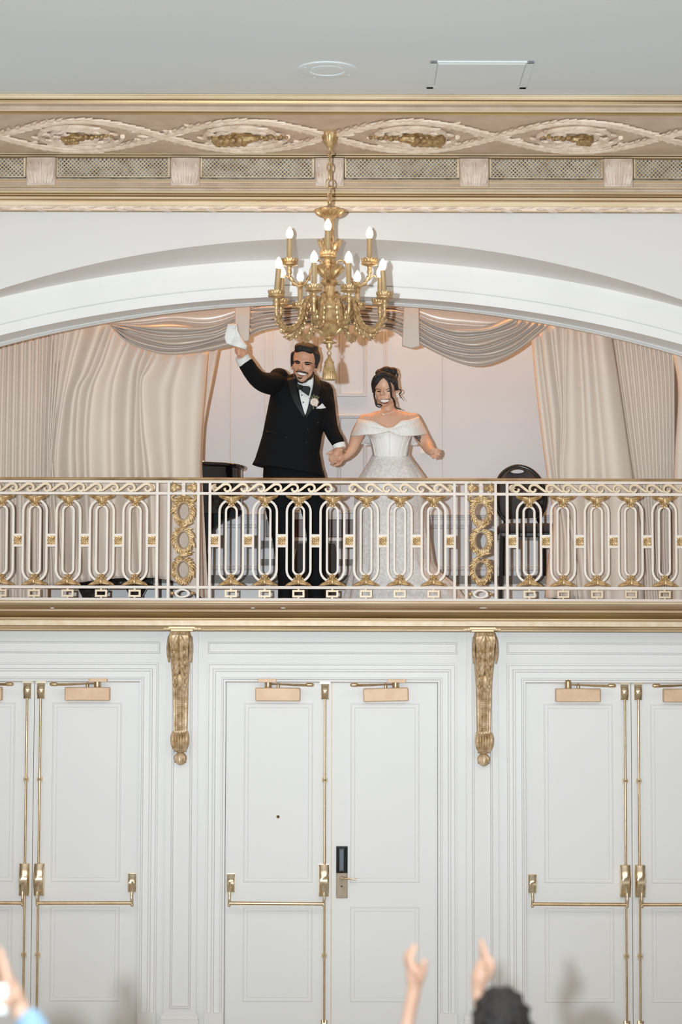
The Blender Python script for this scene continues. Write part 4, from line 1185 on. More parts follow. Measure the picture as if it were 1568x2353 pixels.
def arm(ang, R, cup_py, path, sleeve, thick, leaves, tip=None, tiltx=0.0):
    """one branch with its candle; path is a list of (radius, py) in survey pixels on the axis plane"""
    ca, sa = math.sin(math.radians(ang)), -math.cos(math.radians(ang))      # 0 = towards the hall
    def pt(r, py, off=0.0): return V(cX + r * KC * ca - off * sa, YC_ + r * KC * sa + off * ca, hz(py))
    q = sm([pt(r, p) for r, p in path], 34)
    m = MB(); m.tube(q, [t * KC for t in thick], 10)
    T = np.gradient(q, axis=0); side = V(-sa, ca, 0)
    for n_, i in enumerate(leaves):
        t = nrm(T[i]); up = np.cross(side, t); r_ = np.interp(i / 33, np.linspace(0, 1, len(thick)), thick) * KC
        for s2 in (-1, 1):
            m.leaf(q[i] + side * s2 * r_ * .8, t + side * s2 * .12, side * s2, 13 * KC, 9 * KC, r_ * .55, n=5, curl=.10)
            m.leaf(q[i] + up * s2 * r_ * .75 + side * .003, t + up * s2 * .22, up * s2, 12 * KC, 9 * KC, r_ * .5, n=5, curl=.16)
    if R > 100:
        for s2 in (-1, 1): m.ell(q[24] + np.cross(side, nrm(T[24])) * 6.5 * KC + side * s2 * .006, (4.2 * KC,) * 3, nu=10, nv=8)
    if tip:
        m.tube(sm([pt(r, p) for r, p in tip], 14), [1.8 * KC, 2.6 * KC, 1.0 * KC], 6, flat=.6)
    a = m.build('branch', M['chand'], ch)
    cup = MB()
    cup.lathe([(k_ * KC, hz(cup_py + d)) for k_, d in ((2.5, 32), (4.2, 27), (3.4, 24), (5.5, 21), (6.5, 17), (5, 13), (5, 7), (6.5, 4), (13, 2.5), (19, 1), (19.5, -2), (17, -4), (16, -5))], pt(R, 0)[:2].tolist() + [0], 32)
    cup.lathe([(k_ * KC, hz(cup_py + d)) for k_, d in ((15, -3), (16.5, -6), (17.5, -12), (16, -13), (14.5, -7), (14, -4), (6, -4))], pt(R, 0)[:2].tolist() + [0], 64, mod=lambda an, t: 1 + .05 * math.cos(16 * an))
    for i in range(14):
        an = i * 2 * math.pi / 14
        c0 = pt(R, cup_py - 3)
        cup.leaf(c0 + V(math.cos(an) * 16 * KC, math.sin(an) * 16 * KC, 0), V(math.cos(an) * .25, math.sin(an) * .25, 1), V(math.cos(an), math.sin(an), 0), 12 * KC, 8 * KC, .006, n=4)
    cup.build('candle_cup', M['chand'], a, angle=60)
    h0, h1 = cup_py - 5, cup_py - 5 - sleeve
    base = pt(R, 0)
    tx = V(tiltx, 0, 0)
    m = MB(); zb_, zt_ = hz(h0), hz(h1)
    b0 = V(base[0], base[1], zb_); t0 = V(base[0] + tiltx, base[1], zt_)
    m.tube([b0, b0 + (t0 - b0) * .05, t0 - (t0 - b0) * .01, t0], [7.4 * KC, 6.4 * KC, 6.4 * KC, 5.2 * KC], 20)
    m.lathe([(8.4 * KC, 0), (8.4 * KC, 3.4 * KC), (6.4 * KC, 4.6 * KC)], b0, 20)
    m.build('candle_sleeve', M['candle'], a, angle=50)
    m = MB(); pr = [(4.6, 0), (7.6, 6), (8.3, 10), (7.4, 16), (4.6, 22), (1.8, 26), (0.2, 27.5)]
    m.lathe([(r * KC, z * KC) for r, z in pr], t0, 20)
    m.build('bulb', M['bulb'], a)
    bp_ = t0 + V(0, 0, 12 * KC)
    return bp_
lower_path = [(19, 692), (36, 684), (52, 687), (61, 702), (67, 726), (76, 748), (90, 761), (104, 764.5), (118, 757), (128, 742), (132.5, 724), (132.5, 716)]
bulbs = []
for ang, dt in ((-15, 0), (20, -.003), (-67, .014), (75, -.012), (-120, .008), (116, 0), (-148, 0), (150, 0)):
    bulbs.append(arm(ang, 132, 690, lower_path, 58, [3, 5.0, 5.4, 4.8, 5.2, 6.0, 6.8, 6.6, 5.6, 4.6, 3.6], (4, 7, 10, 12, 14, 16, 18, 20, 22, 24, 26, 28), tip=[(58, 694), (50, 704), (54, 712)], tiltx=dt))
upper_path = [(13, 609), (19, 600), (27, 598.5), (36, 604), (43, 618), (47, 636), (55, 650), (66, 656.5), (78, 654), (87, 644), (92, 633), (93, 627)]
for ang in (-2, 88, -90, 180):
    bulbs.append(arm(ang, 93, 608, upper_path, 55, [2, 2.4, 2.4, 2.6, 2.8, 3.0, 3.0, 2.6, 2.4], (15, 19, 22, 25, 28), tip=[(88, 645), (97, 637), (105, 634), (109, 640)]))
# ------------------------------------------------------------------ curtains and valance
YCU = 15.62
def A_(x, d=13): return (x, arc_c(x) - d)
def cloth(cols, name, mt, label, cat, group=None, solid=.004):
    m = MB(); m.grid(cols); o = m.build(name, mt, None, angle=180, solid=solid)
    # smooth but keep the pleat creases crisp
    return tag(o, label, cat, group)
def rnd(i, s): return s * math.sin(i * 12.9898 + 4.1)
g = []
for i, x in enumerate((-150, -110, -78, -50, -22, 2, 14, 26, 40, 58, 76, 92, 104, 112, 121)):
    g.append([A_(x), (x - 4 + rnd(i, 2), 900), (x - 8 + rnd(i, 3), 1100), (x - 8 + rnd(i, 4), 1392)])
cloth(drape(g, YCU + .16, .10, sub=8, skew=.35, power=.6), 'curtain', M['curtain'], 'narrow-pleated beige curtain at the outer left edge of the balcony', 'curtain', 'balcony curtains')
g = [[A_(116), (110, 900), (106, 1098), (108, 1345)],
     [A_(123), (117, 900), (110, 1098), (114, 1345)],
     [A_(132), (124, 880), (113, 1098), (122, 1345)],
     [A_(143), (133, 860), (116, 1098), (130, 1344)],
     [A_(156), (141, 850), (120, 1040), (124, 1098), (140, 1344)],
     [A_(190), (162, 850), (140, 960), (130, 1098), (152, 1342)],
     [A_(252), (208, 850), (184, 895), (176, 990), (178, 1098), (188, 1338)],
     [A_(262, -12), (240, 830), (216, 890), (205, 990), (206, 1098), (215, 1334)],
     [(299, 776), (272, 842), (259, 900), (256, 1000), (258, 1098), (268, 1329)],
     [(337, 796), (318, 850), (313, 930), (311, 1000), (312, 1098), (322, 1327)],
     [(366, 806), (341, 850), (326, 880), (330, 980), (344, 1098), (352, 1328)],
     [(420, 814), (402, 880), (397, 910), (396, 1000), (398, 1098), (396, 1334)],
     [(480, 807), (473, 900), (465, 1000), (463, 1098), (466, 1260), (470, 1376)]]
cloth(drape(g, YCU + .02, .085, rows=60, sub=12, skew=.75, power=.9, amps=[.05] * 5 + [.13, .12, .07, .14, .12, .10, .08]), 'curtain', M['curtain'], 'wide beige curtain with slanting folds tied up above the piano', 'curtain', 'balcony curtains')
g = [[(474, 800), (464, 900), (456, 1000), (455, 1098), (460, 1240), (464, 1380)],
     [(492, 798), (480, 880), (468, 980), (464, 1098), (470, 1240), (476, 1380)],
     [(503, 795), (489, 870), (473, 950), (465, 1010), (465, 1098), (472, 1240), (479, 1380)]]
cloth(drape(g, YCU + .09, .03, sub=7), 'curtain_return', M['curtain'], 'thin inner edge of curtain hanging behind the wide left curtain', 'curtain', 'balcony curtains')
g = [[(1222, 770), (1224, 800), (1235, 915), (1258, 1098), (1272, 1190), (1262, 1270), (1252, 1374)],
     [(1238, 765), (1248, 860), (1262, 980), (1276, 1098), (1292, 1230), (1290, 1374)],
     [(1266, 747), (1279, 860), (1290, 960), (1287, 1098), (1312, 1230), (1322, 1376)],
     [A_(1288), (1293, 860), (1294, 960), (1289, 1098), (1316, 1240), (1330, 1378)],
     [A_(1302), (1297, 900), (1297, 1000), (1292, 1098), (1320, 1240), (1336, 1380)],
     [A_(1330), (1340, 900), (1347, 1098), (1352, 1240), (1362, 1384)],
     [A_(1360), (1372, 900), (1388, 1098), (1392, 1240), (1398, 1386)],
     [A_(1407), (1424, 880), (1456, 1098), (1476, 1240), (1482, 1390)]]
cloth(drape(g, YCU + .02, .07, rows=50, sub=9, skew=-.3, amps=[.08, .11, .09, .05, .08, .09, .10]), 'curtain', M['curtain'], 'wide smooth beige curtain beside the black chair', 'curtain', 'balcony curtains')
g = [[A_(1400), (1418, 880), (1450, 1098), (1470, 1240), (1480, 1392)]]
for i, x in enumerate((1412, 1424, 1441, 1454, 1466, 1476, 1486, 1497, 1508, 1518, 1529, 1540, 1551)):
    t = (x - 1412) / 140
    g.append([A_(x), (x + 20 * (1 - t) + rnd(i, 3), 900), (x + 50 * (1 - t) ** 1.3 + rnd(i, 4), 1098), (x + 62 * (1 - t) ** 1.3, 1240), (x + 70 * (1 - t), 1392)])
cloth(drape(g, YCU + .15, .09, rows=40, sub=8, skew=.3, power=.6), 'curtain', M['curtain'], 'tightly gathered beige curtain right of the smooth one', 'curtain', 'balcony curtains')
g = [[A_(x), (x + 14 - i, 900), (x + 4, 1098), (x, 1392)] for i, x in enumerate((1545, 1575, 1600, 1632, 1660, 1700))]
cloth(drape(g, YCU - .02, .06, rows=30, sub=7), 'curtain', M['curtain'], 'beige curtain at the outer right edge of the balcony', 'curtain', 'balcony curtains')

# satin swags: crease lines run across, bulging between
def swag(lines, Y0, amp, label, amps=None, rows=60):
    # let every crease wander a little so the folds swell and pinch
    out = []
    for k, l in enumerate(lines):
        q = sm(l, 16); n = len(lines) - 1
        if 0 < k < n:
            for i in range(1, 15):
                s_ = i / 15
                q[i, 1] += math.sin(math.pi * s_) * (3.2 * math.sin(k * 2.7 + s_ * 5) + 2.0 * math.sin(k * 5.3 + s_ * 11))
        out.append([tuple(p) for p in q])
    lines = out
    if amps is None: amps = [amp * (1.0 + 1.1 * abs(math.sin(k * 1.9 + .6))) for k in range(len(lines) - 1)]
    amps[0] = .02
    return cloth(drape(lines, Y0, amp, rows=rows, sub=9, power=.75, skew=.55, amps=amps), 'valance_swag', M['satin'], label, 'valance', 'satin swags under the arch')
YS = YCU - .15
swag([[A_(252), (330, arc_c(330) - 13), (430, arc_c(430) - 13), (545, 699)],
      [(254, 747), (318, 744), (390, 741), (460, 743), (510, 735), (545, 722)],
      [(254, 747), (312, 753), (380, 760), (440, 763), (500, 752), (545, 731)],
      [(254, 747), (305, 763), (360, 775), (420, 779), (490, 770), (545, 742)],
      [(254, 748), (300, 772), (345, 787), (405, 792), (480, 783), (545, 757)],
      [(254, 748), (296, 780), (340, 797), (395, 804), (470, 794), (545, 768)],
      [(254, 749), (292, 786), (345, 807), (395, 815), (470, 808), (545, 793)]], YS, .07, 'beige satin swag draped left of the waving arm')
g = []
for k in range(9):
    t = k / 8
    y0 = 700 + 74 * t ** 1.1; ym = arc_c(750) - 13 + 54 * t
    g.append([(573, y0 + 5 * math.sin(k * 2)), (600, y0 * .6 + ym * .4 + 3 * math.sin(k * 3.1)), (650, ym + 3 + 4 * t), (750, ym - 2), (850, ym + 3 + 4 * t), (900, y0 * .55 + ym * .45 + 3 * math.sin(k * 2.3)), (930, y0 + 5 * math.sin(k * 1.7))])
swag(g, YS, .05, 'shallow gathered satin swag behind the chandelier')
swag([[(960, 699), (1050, arc_c(1050) - 13), (1150, arc_c(1150) - 13), A_(1264)],
      [(960, 722), (1000, 740), (1060, 752), (1110, 748), (1150, 735), (1168, 731)],
      [(960, 731), (1000, 752), (1060, 766), (1120, 764), (1172, 746), (1190, 735)],
      [(960, 742), (1000, 763), (1060, 780), (1120, 778), (1185, 756), (1206, 738)],
      [(960, 753), (1000, 776), (1050, 791), (1110, 793), (1185, 768), (1222, 741)],
      [(960, 763), (1000, 786), (1050, 803), (1110, 806), (1185, 781), (1236, 743)],
      [(960, 774), (1000, 797), (1050, 818), (1100, 822), (1180, 797), (1250, 745)],
      [(960, 788), (1005, 812), (1050, 832), (1088, 841), (1130, 836), (1190, 806), (1266, 745)]], YS, .075, 'beige satin swag draped right of the chandelier above the bride')
def tab(px0, px1, pts, label):
    m = MB(); q = [P(x, y, YS - .145) for x, y in pts]
    poly = [(p[0], p[2]) for p in q]
    m.prism(poly, YS - .16, YS - .125)
    o = m.build('valance_tab', M['satin'], None, smooth=False, bevel=.006)
    return tag(o, label, 'valance', 'flat tabs between the swags')
tab(0, 0, [(540, 700), (576, 698), (573, 783), (562, 786), (541, 795)], 'flat beige fabric tab above the raised napkin')
tab(0, 0, [(929, 697), (963, 698), (965, 796), (945, 801), (924, 795)], 'flat beige fabric tab above the bride')
# ------------------------------------------------------------------ piano, bench, chair, small things on the balcony
YP = 15.82
kp = YP / FPX
pn = thing('grand_piano', (PX(420, YP, 1300), YP + .3, zfl), 'black lacquered grand piano half hidden by the left curtain', 'piano')
def plan(x_end, grow=0.0):
    x1 = PX(x_end, YP, 1100) + grow; x0 = PX(200, YP, 1100)
    ya, yb = YP - .02 - grow, 16.30
    pts = [(x0, ya), (x1 - .16, ya)]
    for a in np.linspace(-90, 90, 15)[1:-1]:
        pts.append((x1 - .16 + .16 * math.cos(math.radians(a)), (ya + yb) / 2 + (yb - ya) / 2 * math.sin(math.radians(a))))
    pts += [(x1 - .16, yb), (x0, yb)]
    return pts
def plan_prism(pts, z0, z1, name, mt, tilt=0.0, parent=None, bevel=.004):
    n = len(pts); xr = max(p[0] for p in pts)
    v = [(x, y, z0 + tilt * (xr - x)) for x, y in pts] + [(x, y, z1 + tilt * (xr - x)) for x, y in pts]
    m = MB(); m.add(v, [tuple(range(n))[::-1], tuple(range(n, 2 * n))] + [(i, (i + 1) % n, (i + 1) % n + n, i + n) for i in range(n)])
    return m.build(name, mt, parent, angle=40, bevel=bevel)
plan_prism(plan(553), PZ(1181, YP), PZ(1072, YP), 'case', M['piano'], parent=pn)
plan_prism(plan(558, .012), PZ(1073.5, YP), PZ(1066, YP), 'lid', M['piano'], tilt=.045, parent=pn, bevel=.008)
# rounded under-body block and leg
m = MB(); pts = []
for px, py in ((380, 1170), (556, 1172), (551, 1181), (530, 1188), (508, 1196), (495, 1206), (487, 1217), (484, 1229), (380, 1229)):
    q = P(px, py, YP + .02); pts.append((q[0], q[2]))
m.prism(pts, YP + .02, YP + .22); m.build('arm_block', M['pianom'], pn, smooth=False, bevel=.004)
xl = PX(466, YP, 1300)
m = MB(); m.lathe([(.075, PZ(1225, YP)), (.07, PZ(1240, YP)), (.055, PZ(1260, YP)), (.045, PZ(1350, YP)), (.05, zfl + .07), (.02, zfl + .06)], (xl - .01, YP + .1, 0), 8)
m.build('leg', M['piano'], pn, angle=30)
m = MB(); m.lathe([(.0, -.012), (.035, -.012), (.04, 0), (.035, .012), (0, .012)], (xl - .01, YP + .1, zfl + .042), 16, axis='x'); m.build('caster', M['brassd'], pn)
xl2 = PX(396, YP, 1300)
m = MB(); m.lathe([(.075, PZ(1180, YP)), (.05, PZ(1260, YP)), (.045, zfl + .0)], (xl2, YP + .35, 0), 8); m.build('leg', M['piano'], pn, angle=30)
m = MB(); b = P(486, 1057, YP); 
m.box(PX(463, YP), PX(468, YP), YP - .03, YP - .01, PZ(1064, YP), PZ(1061, YP)); m.build('hinge', M['brassd'], pn, smooth=False)
# bench under the curtain hem
YN = 15.86
bn = thing('piano_bench', (PX(262, YN, 1340), YN + .2, zfl), 'black wooden piano bench showing below the left curtain hem', 'bench')
m = MB(); xa_, xb_ = PX(175, YN, 1340), PX(352, YN, 1340)
m.box(xa_, xb_, YN, YN + .34, PZ(1346, YN), PZ(1322, YN)); m.build('apron', M['piano'], bn, smooth=False, bevel=.006)
m = MB(); m.box(xa_ - .02, xb_ + .02, YN - .02, YN + .36, PZ(1322, YN), PZ(1300, YN)); m.build('seat', M['chairf'], bn, smooth=False, bevel=.012)
for a, b in ((176, 243), (286, 340)):
    for yy in (YN + .01, YN + .27):
        pts = [(a, 1346), (b, 1346), (b - 5, 1356), (b - 14, 1372), (b - 14, 1398), (a + 12, 1398), (a + 12, 1372), (a + 4, 1356)]
        m = MB(); m.prism([(PX(x, YN, y), max(PZ(y, YN), zfl)) for x, y in pts], yy, yy + .06); m.build('leg', M['piano'], bn, smooth=False, bevel=.004)
# black bag behind the groom's legs
yb_ = 16.06
bg = MB(); c = V(PX(727, yb_, 1290), yb_ - .02, 0); zt_, z0_ = PZ(1250, yb_), PZ(1398, yb_)
rows = []
for t in np.linspace(0, 1, 12):
    z = zfl + (zt_ - zfl) * t; w = (PX(777, yb_) - PX(677, yb_)) / 2 * (1 - .55 * max(0, t - .75) ** 1.3 * 4 * .5); d = .05 * (1 - .5 * t)
    rows.append([(c[0] + w * math.copysign(abs(math.cos(a)) ** .4, math.cos(a)), c[1] + d * math.copysign(abs(math.sin(a)) ** .4, math.sin(a)), z) for a in np.linspace(0, 2 * math.pi, 25)[:-1]])
bg.grid(rows, close_v=True); bg.add(rows[-1], [tuple(range(24))]); bg.add(rows[0], [tuple(range(23, -1, -1))])
bagr = thing('bag', (c[0], c[1], zfl), 'black soft bag standing behind the groom in front of the white steps', 'bag')
bg.build('body', M['chairf'], bagr)
m = MB(); m.tube(sm([(c[0] - .07, c[1], zt_ - .01), (c[0] - .05, c[1] - .01, zt_ + .03), (c[0] + .05, c[1] - .01, zt_ + .03), (c[0] + .07, c[1], zt_ - .01)], 14), .008, 6); m.build('strap', M['black'], bagr)
# switch plate
q0, q1 = P(966, 1019, YB), P(985, 1043, YB)
sw = thing('switch_plate', ((q0[0] + q1[0]) / 2, YB, (q0[2] + q1[2]) / 2), 'cream switch plate on the wall behind the bride', 'switch')
MB().box(q0[0], q1[0], YB - .008, YB, q1[2], q0[2]).build('plate', M['plate'], sw, smooth=False, bevel=.003)
xm = (q0[0] + q1[0]) / 2; zm = (q0[2] + q1[2]) / 2
MB().box(xm - .006, xm + .006, YB - .016, YB - .006, zm - .014, zm + .014).build('toggle', M['plate'], sw, smooth=False)
# banquet chair facing the hall, turned a little
YH = 15.98
kh = YH / FPX
hr = thing('banquet_chair', (PX(1205, YH, 1390), YH, zfl), 'black banquet chair with round dark grey back in front of the right curtain', 'chair')
def hp_(px, py, dy=0.0): return P(px, py, YH + dy)
ring = [(1162, 1196), (1149, 1180), (1141, 1155), (1140, 1125), (1149, 1096), (1166, 1079), (1190, 1071.5), (1215, 1078), (1236, 1096), (1249, 1120), (1254, 1146), (1249, 1172), (1236, 1192)]
rp = sm([hp_(x, y, .10 + (y - 1196) * -.0006) for x, y in ring], 60)
m = MB(); m.tube(rp, .0155, 10); m.build('back_frame', M['chairm'], hr)
cc = np.mean(rp, axis=0); m = MB()
inner = [cc + (p - cc) * .955 for p in rp]
hole = [hp_(1188.5 + 15.5 * math.cos(a), 1083.5 + 4.2 * math.sin(a), .165) for a in np.linspace(0, 2 * math.pi, 25)[:-1]]
# padded back: bands from the rim to the grip opening
n = 60; F, Bk = [], []
ho = [hp_(1188.5 + 16 * math.cos(a), 1083 + 4.6 * math.sin(a), .165) for a in np.linspace(math.pi * .75, math.pi * .75 + 2 * math.pi, n)]
rim_closed = sm(np.vstack([inner, inner[:1]]), n)
G = []
for t, b in ((0, 0), (.12, .02), (.5, .03), (.88, .02), (1, 0)):
    G.append([rim_closed[i] * (1 - t) + ho[i] * t + V(0, -b, 0) for i in range(n)])
for t, b in ((.88, .02), (.5, .03), (.12, .02), (0, 0)):
    G.append([rim_closed[i] * (1 - t) + ho[i] * t + V(0, b, 0) for i in range(n)])
m.grid(G, close_v=True); m.build('backrest', M['chairf'], hr, angle=60)
# seat
sx0, sx1 = PX(1147, YH - .2, 1205), PX(1276, YH - .2, 1205); zt_, zb2_ = PZ(1205, YH - .2), PZ(1230, YH - .2)
m = MB(); m.box(sx0, sx1, YH - .24, YH + .16, zb2_ + .02, zt_ + .012); s_ = m.build('seat', M['chairf'], hr, smooth=True, bevel=.03)
m = MB(); m.box(sx0 + .01, sx1 - .01, YH - .23, YH + .15, zb2_ - .012, zb2_ + .025); m.build('seat_frame', M['chairm'], hr, smooth=False, bevel=.008)
for x, dy, lean in ((sx0 + .02, -.21, -.012), (sx1 - .02, -.21, .012)):
    m = MB(); m.tube([(x, YH + dy, zb2_), (x + lean, YH + dy - .02, zfl + .01)], .0135, 8); m.build('leg', M['chairm'], hr)
for x, x2, top in ((PX(1162, YH + .13, 1196), sx0 + .06, 0), (PX(1236, YH + .13, 1192), sx1 - .05, 0)):
    m = MB(); m.tube(sm([rp[0 if x < cc[0] else -1], (x2, YH + .15, zb2_), (x2 + (.005 if x > cc[0] else -.005), YH + .19, zfl + .01)], 12), .0135, 8); m.build('leg', M['chairm'], hr)
# ------------------------------------------------------------------ people
def add_head(mb, c, H, R, soft=1.0):
    """skull, face, nose, ears around c; local x right, y to the front, z up, in head heights"""
    R = np.asarray(R)
    def L(x, y, z): return np.asarray(c) + R @ (V(x, -y, z) * H)
    def E(x, y, z, a, b, d): mb.ell(L(x, y, z), V(a, b, d) * H, rot=R, nu=20, nv=14)
    E(0, -.05, .16, .325, .40, .335); E(0, .06, -.10, .265, .30, .33); E(0, .20, -.40, .115, .12, .085)
    E(0, .13, -.30, .19, .2, .17)
    for s in (-1, 1):
        E(s * .175, .02, -.25, .10, .16, .14); E(s * .150, .225, -.08, .11, .09, .10)
        E(s * .335, -.05, -.03, .035, .075, .115); E(s * .325, -.02, -.12, .03, .045, .05)
        mb.cap(L(s * .04, .345 - .05 * (1 - soft), .085), L(s * .18, .285 - .05 * (1 - soft), .09), .042 * H, .035 * H, 10)
        E(s * .045, .385, -.135, .037, .045, .033)
        E(s * .11, .27, -.23, .07, .07, .08)
    mb.cap(L(0, .33, .06), L(0, .43, -.12), .034 * H, .047 * H, 10)
    E(0, .30, -.225, .11, .075, .06); E(0, .29, -.30, .09, .07, .05)
    return L
def headrot(yaw, roll, nod=0.0):
    return np.array((Matrix.Rotation(roll, 3, 'Y') @ Matrix.Rotation(yaw, 3, 'Z') @ Matrix.Rotation(nod, 3, 'X')))
def loft(mb, rows, Y0, seg=28, pw=1.0, fold=None):
    """rows of (left px, left py, right px, right py, half depth, dy); elliptical closed rings"""
    G = []
    for i, (xl, yl, xr, yr, d, dy) in enumerate(rows):
        a = P(xl, yl, Y0 + dy); b = P(xr, yr, Y0 + dy); c = (a + b) / 2; h = (b - a) / 2
        ring = []
        for j in range(seg):
            t = 2 * math.pi * j / seg
            cs, sn = math.cos(t), math.sin(t)
            cs = math.copysign(abs(cs) ** pw, cs); sn = math.copysign(abs(sn) ** pw, sn)
            f = fold(t, i / (len(rows) - 1)) if fold else 1.0
            ring.append(c + h * cs * f + V(0, sn * d * f, 0))
        G.append(ring)
    mb.grid(G, close_v=True)
    mb.add(G[0], [tuple(range(seg))]); mb.add(G[-1], [tuple(range(seg - 1, -1, -1))])
    return mb
def limb(mb, Y0, pts, seg=14):
    """pts of (px, py, dy, radius px)"""
    mb.chain([P(x, y, Y0 + d) for x, y, d, r in pts], [r * (Y0 + d) / FPX for x, y, d, r in pts], seg)
def zmap(x0, y0, s): return lambda pts: [(x0 + a / s, y0 + b / s) for a, b in pts]

# ---- groom
YGm = 15.72
gr = thing('person', (PX(690, YGm, 1390), YGm, zfl), 'person in a black double-breasted tuxedo raising a white napkin, holding a hand', 'person')
sk = MB()
HC = P(700.5, 838, YGm - .10); HR = headrot(math.radians(-13), math.radians(6), math.radians(6)); HH = .280
Lg = add_head(sk, HC, HH, HR)
limb(sk, YGm, [(699, 862, -.05, 17), (698, 885, -.01, 18), (696, 910, .02, 24)])
loft(sk, [(655, 890, 742, 890, .07, .02), (634, 910, 758, 910, .09, .02), (628, 960, 740, 960, .10, .02), (622, 1010, 730, 1010, .09, .02), (615, 1080, 740, 1090, .10, .02), (625, 1120, 738, 1120, .10, .02)], YGm)
limb(sk, YGm, [(645, 882, 0, 17), (600, 874, -.22, 15), (578, 853, -.33, 13), (557, 822, -.42, 10), (553, 812, -.44, 9)])
limb(sk, YGm, [(742, 900, 0, 17), (754, 945, 0, 14), (762, 988, -.05, 13), (781, 1030, -.10, 10), (779, 1038, -.11, 10)])
for pts in ([(644, 1110, 0, 26), (650, 1240, -.02, 19), (656, 1320, 0, 14), (656, 1362, 0, 11)], [(718, 1110, 0, 24), (726, 1240, -.02, 18), (727, 1320, 0, 14), (727, 1362, 0, 11)]): limb(sk, YGm, pts)
# right hand: a fist round the napkin
sk.ell(P(552, 806, YGm - .445), (.033, .020, .038))
for pts in ([(543, 797), (551, 797), (558, 803), (562, 808.5)], [(541.5, 801.5), (549, 802.5), (556, 808.5), (561, 814)], [(541.5, 806.5), (548, 808.5), (554, 813.5), (558.5, 817.5)], [(543.5, 811.5), (548.5, 814.5), (552.5, 818), (556, 820)]):
    limb(sk, YGm, [(x, y, -.455 - .03 * math.sin(math.pi * min(1, i / 2.4)), r) for i, ((x, y), r) in enumerate(zip(pts, (2.7, 2.6, 2.5, 2.2)))], 10)
limb(sk, YGm, [(564, 813, -.45, 4.2), (566.5, 806, -.475, 3.8), (563, 799, -.49, 3.4), (557, 795.5, -.49, 3.0)], 10)
# left hand: closed over the bride's fingers
limb(sk, YGm, [(780, 1033, -.11, 10.5), (775, 1042, -.125, 12), (768, 1051, -.125, 10.5)])
for pts in ([(765, 1046), (759, 1051), (758, 1057), (761, 1060)], [(787, 1046), (788, 1054), (783, 1063), (774, 1064)], [(784, 1054), (783, 1063), (776, 1068.5), (767, 1067)], [(777, 1058), (775, 1066), (769, 1070), (761, 1067)]):
    limb(sk, YGm, [(x, y, -.13 - .02 * math.sin(math.pi * i / 3), r) for i, ((x, y), r) in enumerate(zip(pts, (3.2, 2.9, 2.7, 2.4)))], 10)
limb(sk, YGm, [(767, 1036, -.12, 4.4), (759, 1040, -.13, 3.6), (752.5, 1042.5, -.13, 2.9)], 10)
body = sk.build('body', M['skin_m'], gr); remesh(body, .0036, 2, extra=[(HC, .17, 16)])
bvB = bvh_of(body)
zf = zmap(630, 770, 9.8)
def face_patch(a, b, name, mt, zfun, par, Yd, off=.0025, rows=14, cols=5, solid=.003, bvh=None): return patch(bvh, zfun(a), zfun(b), name, mt, par, Yd, off, rows, cols, solid)
fp = lambda a, b, n, mt, **kw: face_patch(a, b, n, mt, zf, body, YGm - .15, bvh=bvB, **kw)
fp([(455, 592), (490, 574), (535, 572), (592, 604)], [(456, 612), (492, 598), (535, 600), (588, 636)], 'eyebrow', M['hair'])
fp([(680, 618), (720, 600), (770, 602), (855, 630)], [(690, 644), (725, 630), (775, 630), (850, 650)], 'eyebrow', M['hair'])
fp([(478, 622), (510, 614), (545, 622), (575, 644)], [(480, 634), (510, 642), (545, 652), (572, 652)], 'eye', M['eye'])
fp([(690, 660), (725, 648), (770, 648), (815, 668)], [(700, 672), (730, 678), (770, 678), (808, 676)], 'eye', M['eye'])
fp([(500, 812), (540, 796), (600, 800), (650, 815), (710, 828), (765, 862)], [(500, 838), (545, 826), (600, 836), (650, 850), (710, 862), (758, 880)], 'moustache', M['beard'], off=.004)
fp([(520, 832), (570, 838), (620, 848), (670, 858), (735, 880)], [(540, 862), (570, 905), (615, 928), (670, 918), (725, 884)], 'lips', M['lips_m'], off=.004)
fp([(540, 842), (580, 845), (620, 852), (670, 863), (722, 880)], [(556, 868), (580, 882), (620, 896), (670, 896), (712, 888)], 'teeth', M['teeth'], off=.0075)
fp([(905, 830), (880, 905), (810, 1010), (715, 1082), (620, 1098), (530, 1062), (478, 975), (452, 870)], [(875, 835), (830, 905), (745, 975), (690, 1030), (625, 1050), (560, 1018), (520, 955), (484, 880)], 'beard', M['beard'], rows=30, cols=7, off=.004)
fp([(535, 935), (580, 952), (640, 950)], [(560, 985), (590, 992), (625, 982)], 'chin_beard', M['beard'])
# hair swept back
hm = MB()
def HE(x, y, z, a, b, d): hm.ell(Lg(x, y, z), V(a, b, d) * HH, rot=HR, nu=20, nv=14)
HE(0, -.12, .20, .36, .41, .36); HE(0, .10, .42, .25, .24, .12); HE(-.10, .22, .43, .15, .13, .10); HE(.10, .19, .41, .15, .14, .09); HE(.02, .25, .40, .16, .10, .07)
for k_ in range(16):
    a_ = -.8 + 1.6 * k_ / 15
    hm.chain([Lg(.24 * a_, .30 - .10 * a_ * a_, .38 - .05 * abs(a_)), Lg(.27 * a_, .12, .51 - .08 * a_ * a_), Lg(.29 * a_, -.2, .50 - .06 * a_ * a_)], [.014, .020, .016], 6)
for s in (-1, 1): hm.chain([Lg(s * .31, .06, .25), Lg(s * .338, .04, .08), Lg(s * .335, .05, -.07)], [.07 * HH, .045 * HH, .025 * HH], 10)
hair = hm.build('hair', M['hair'], body); remesh(hair, .006, 5)
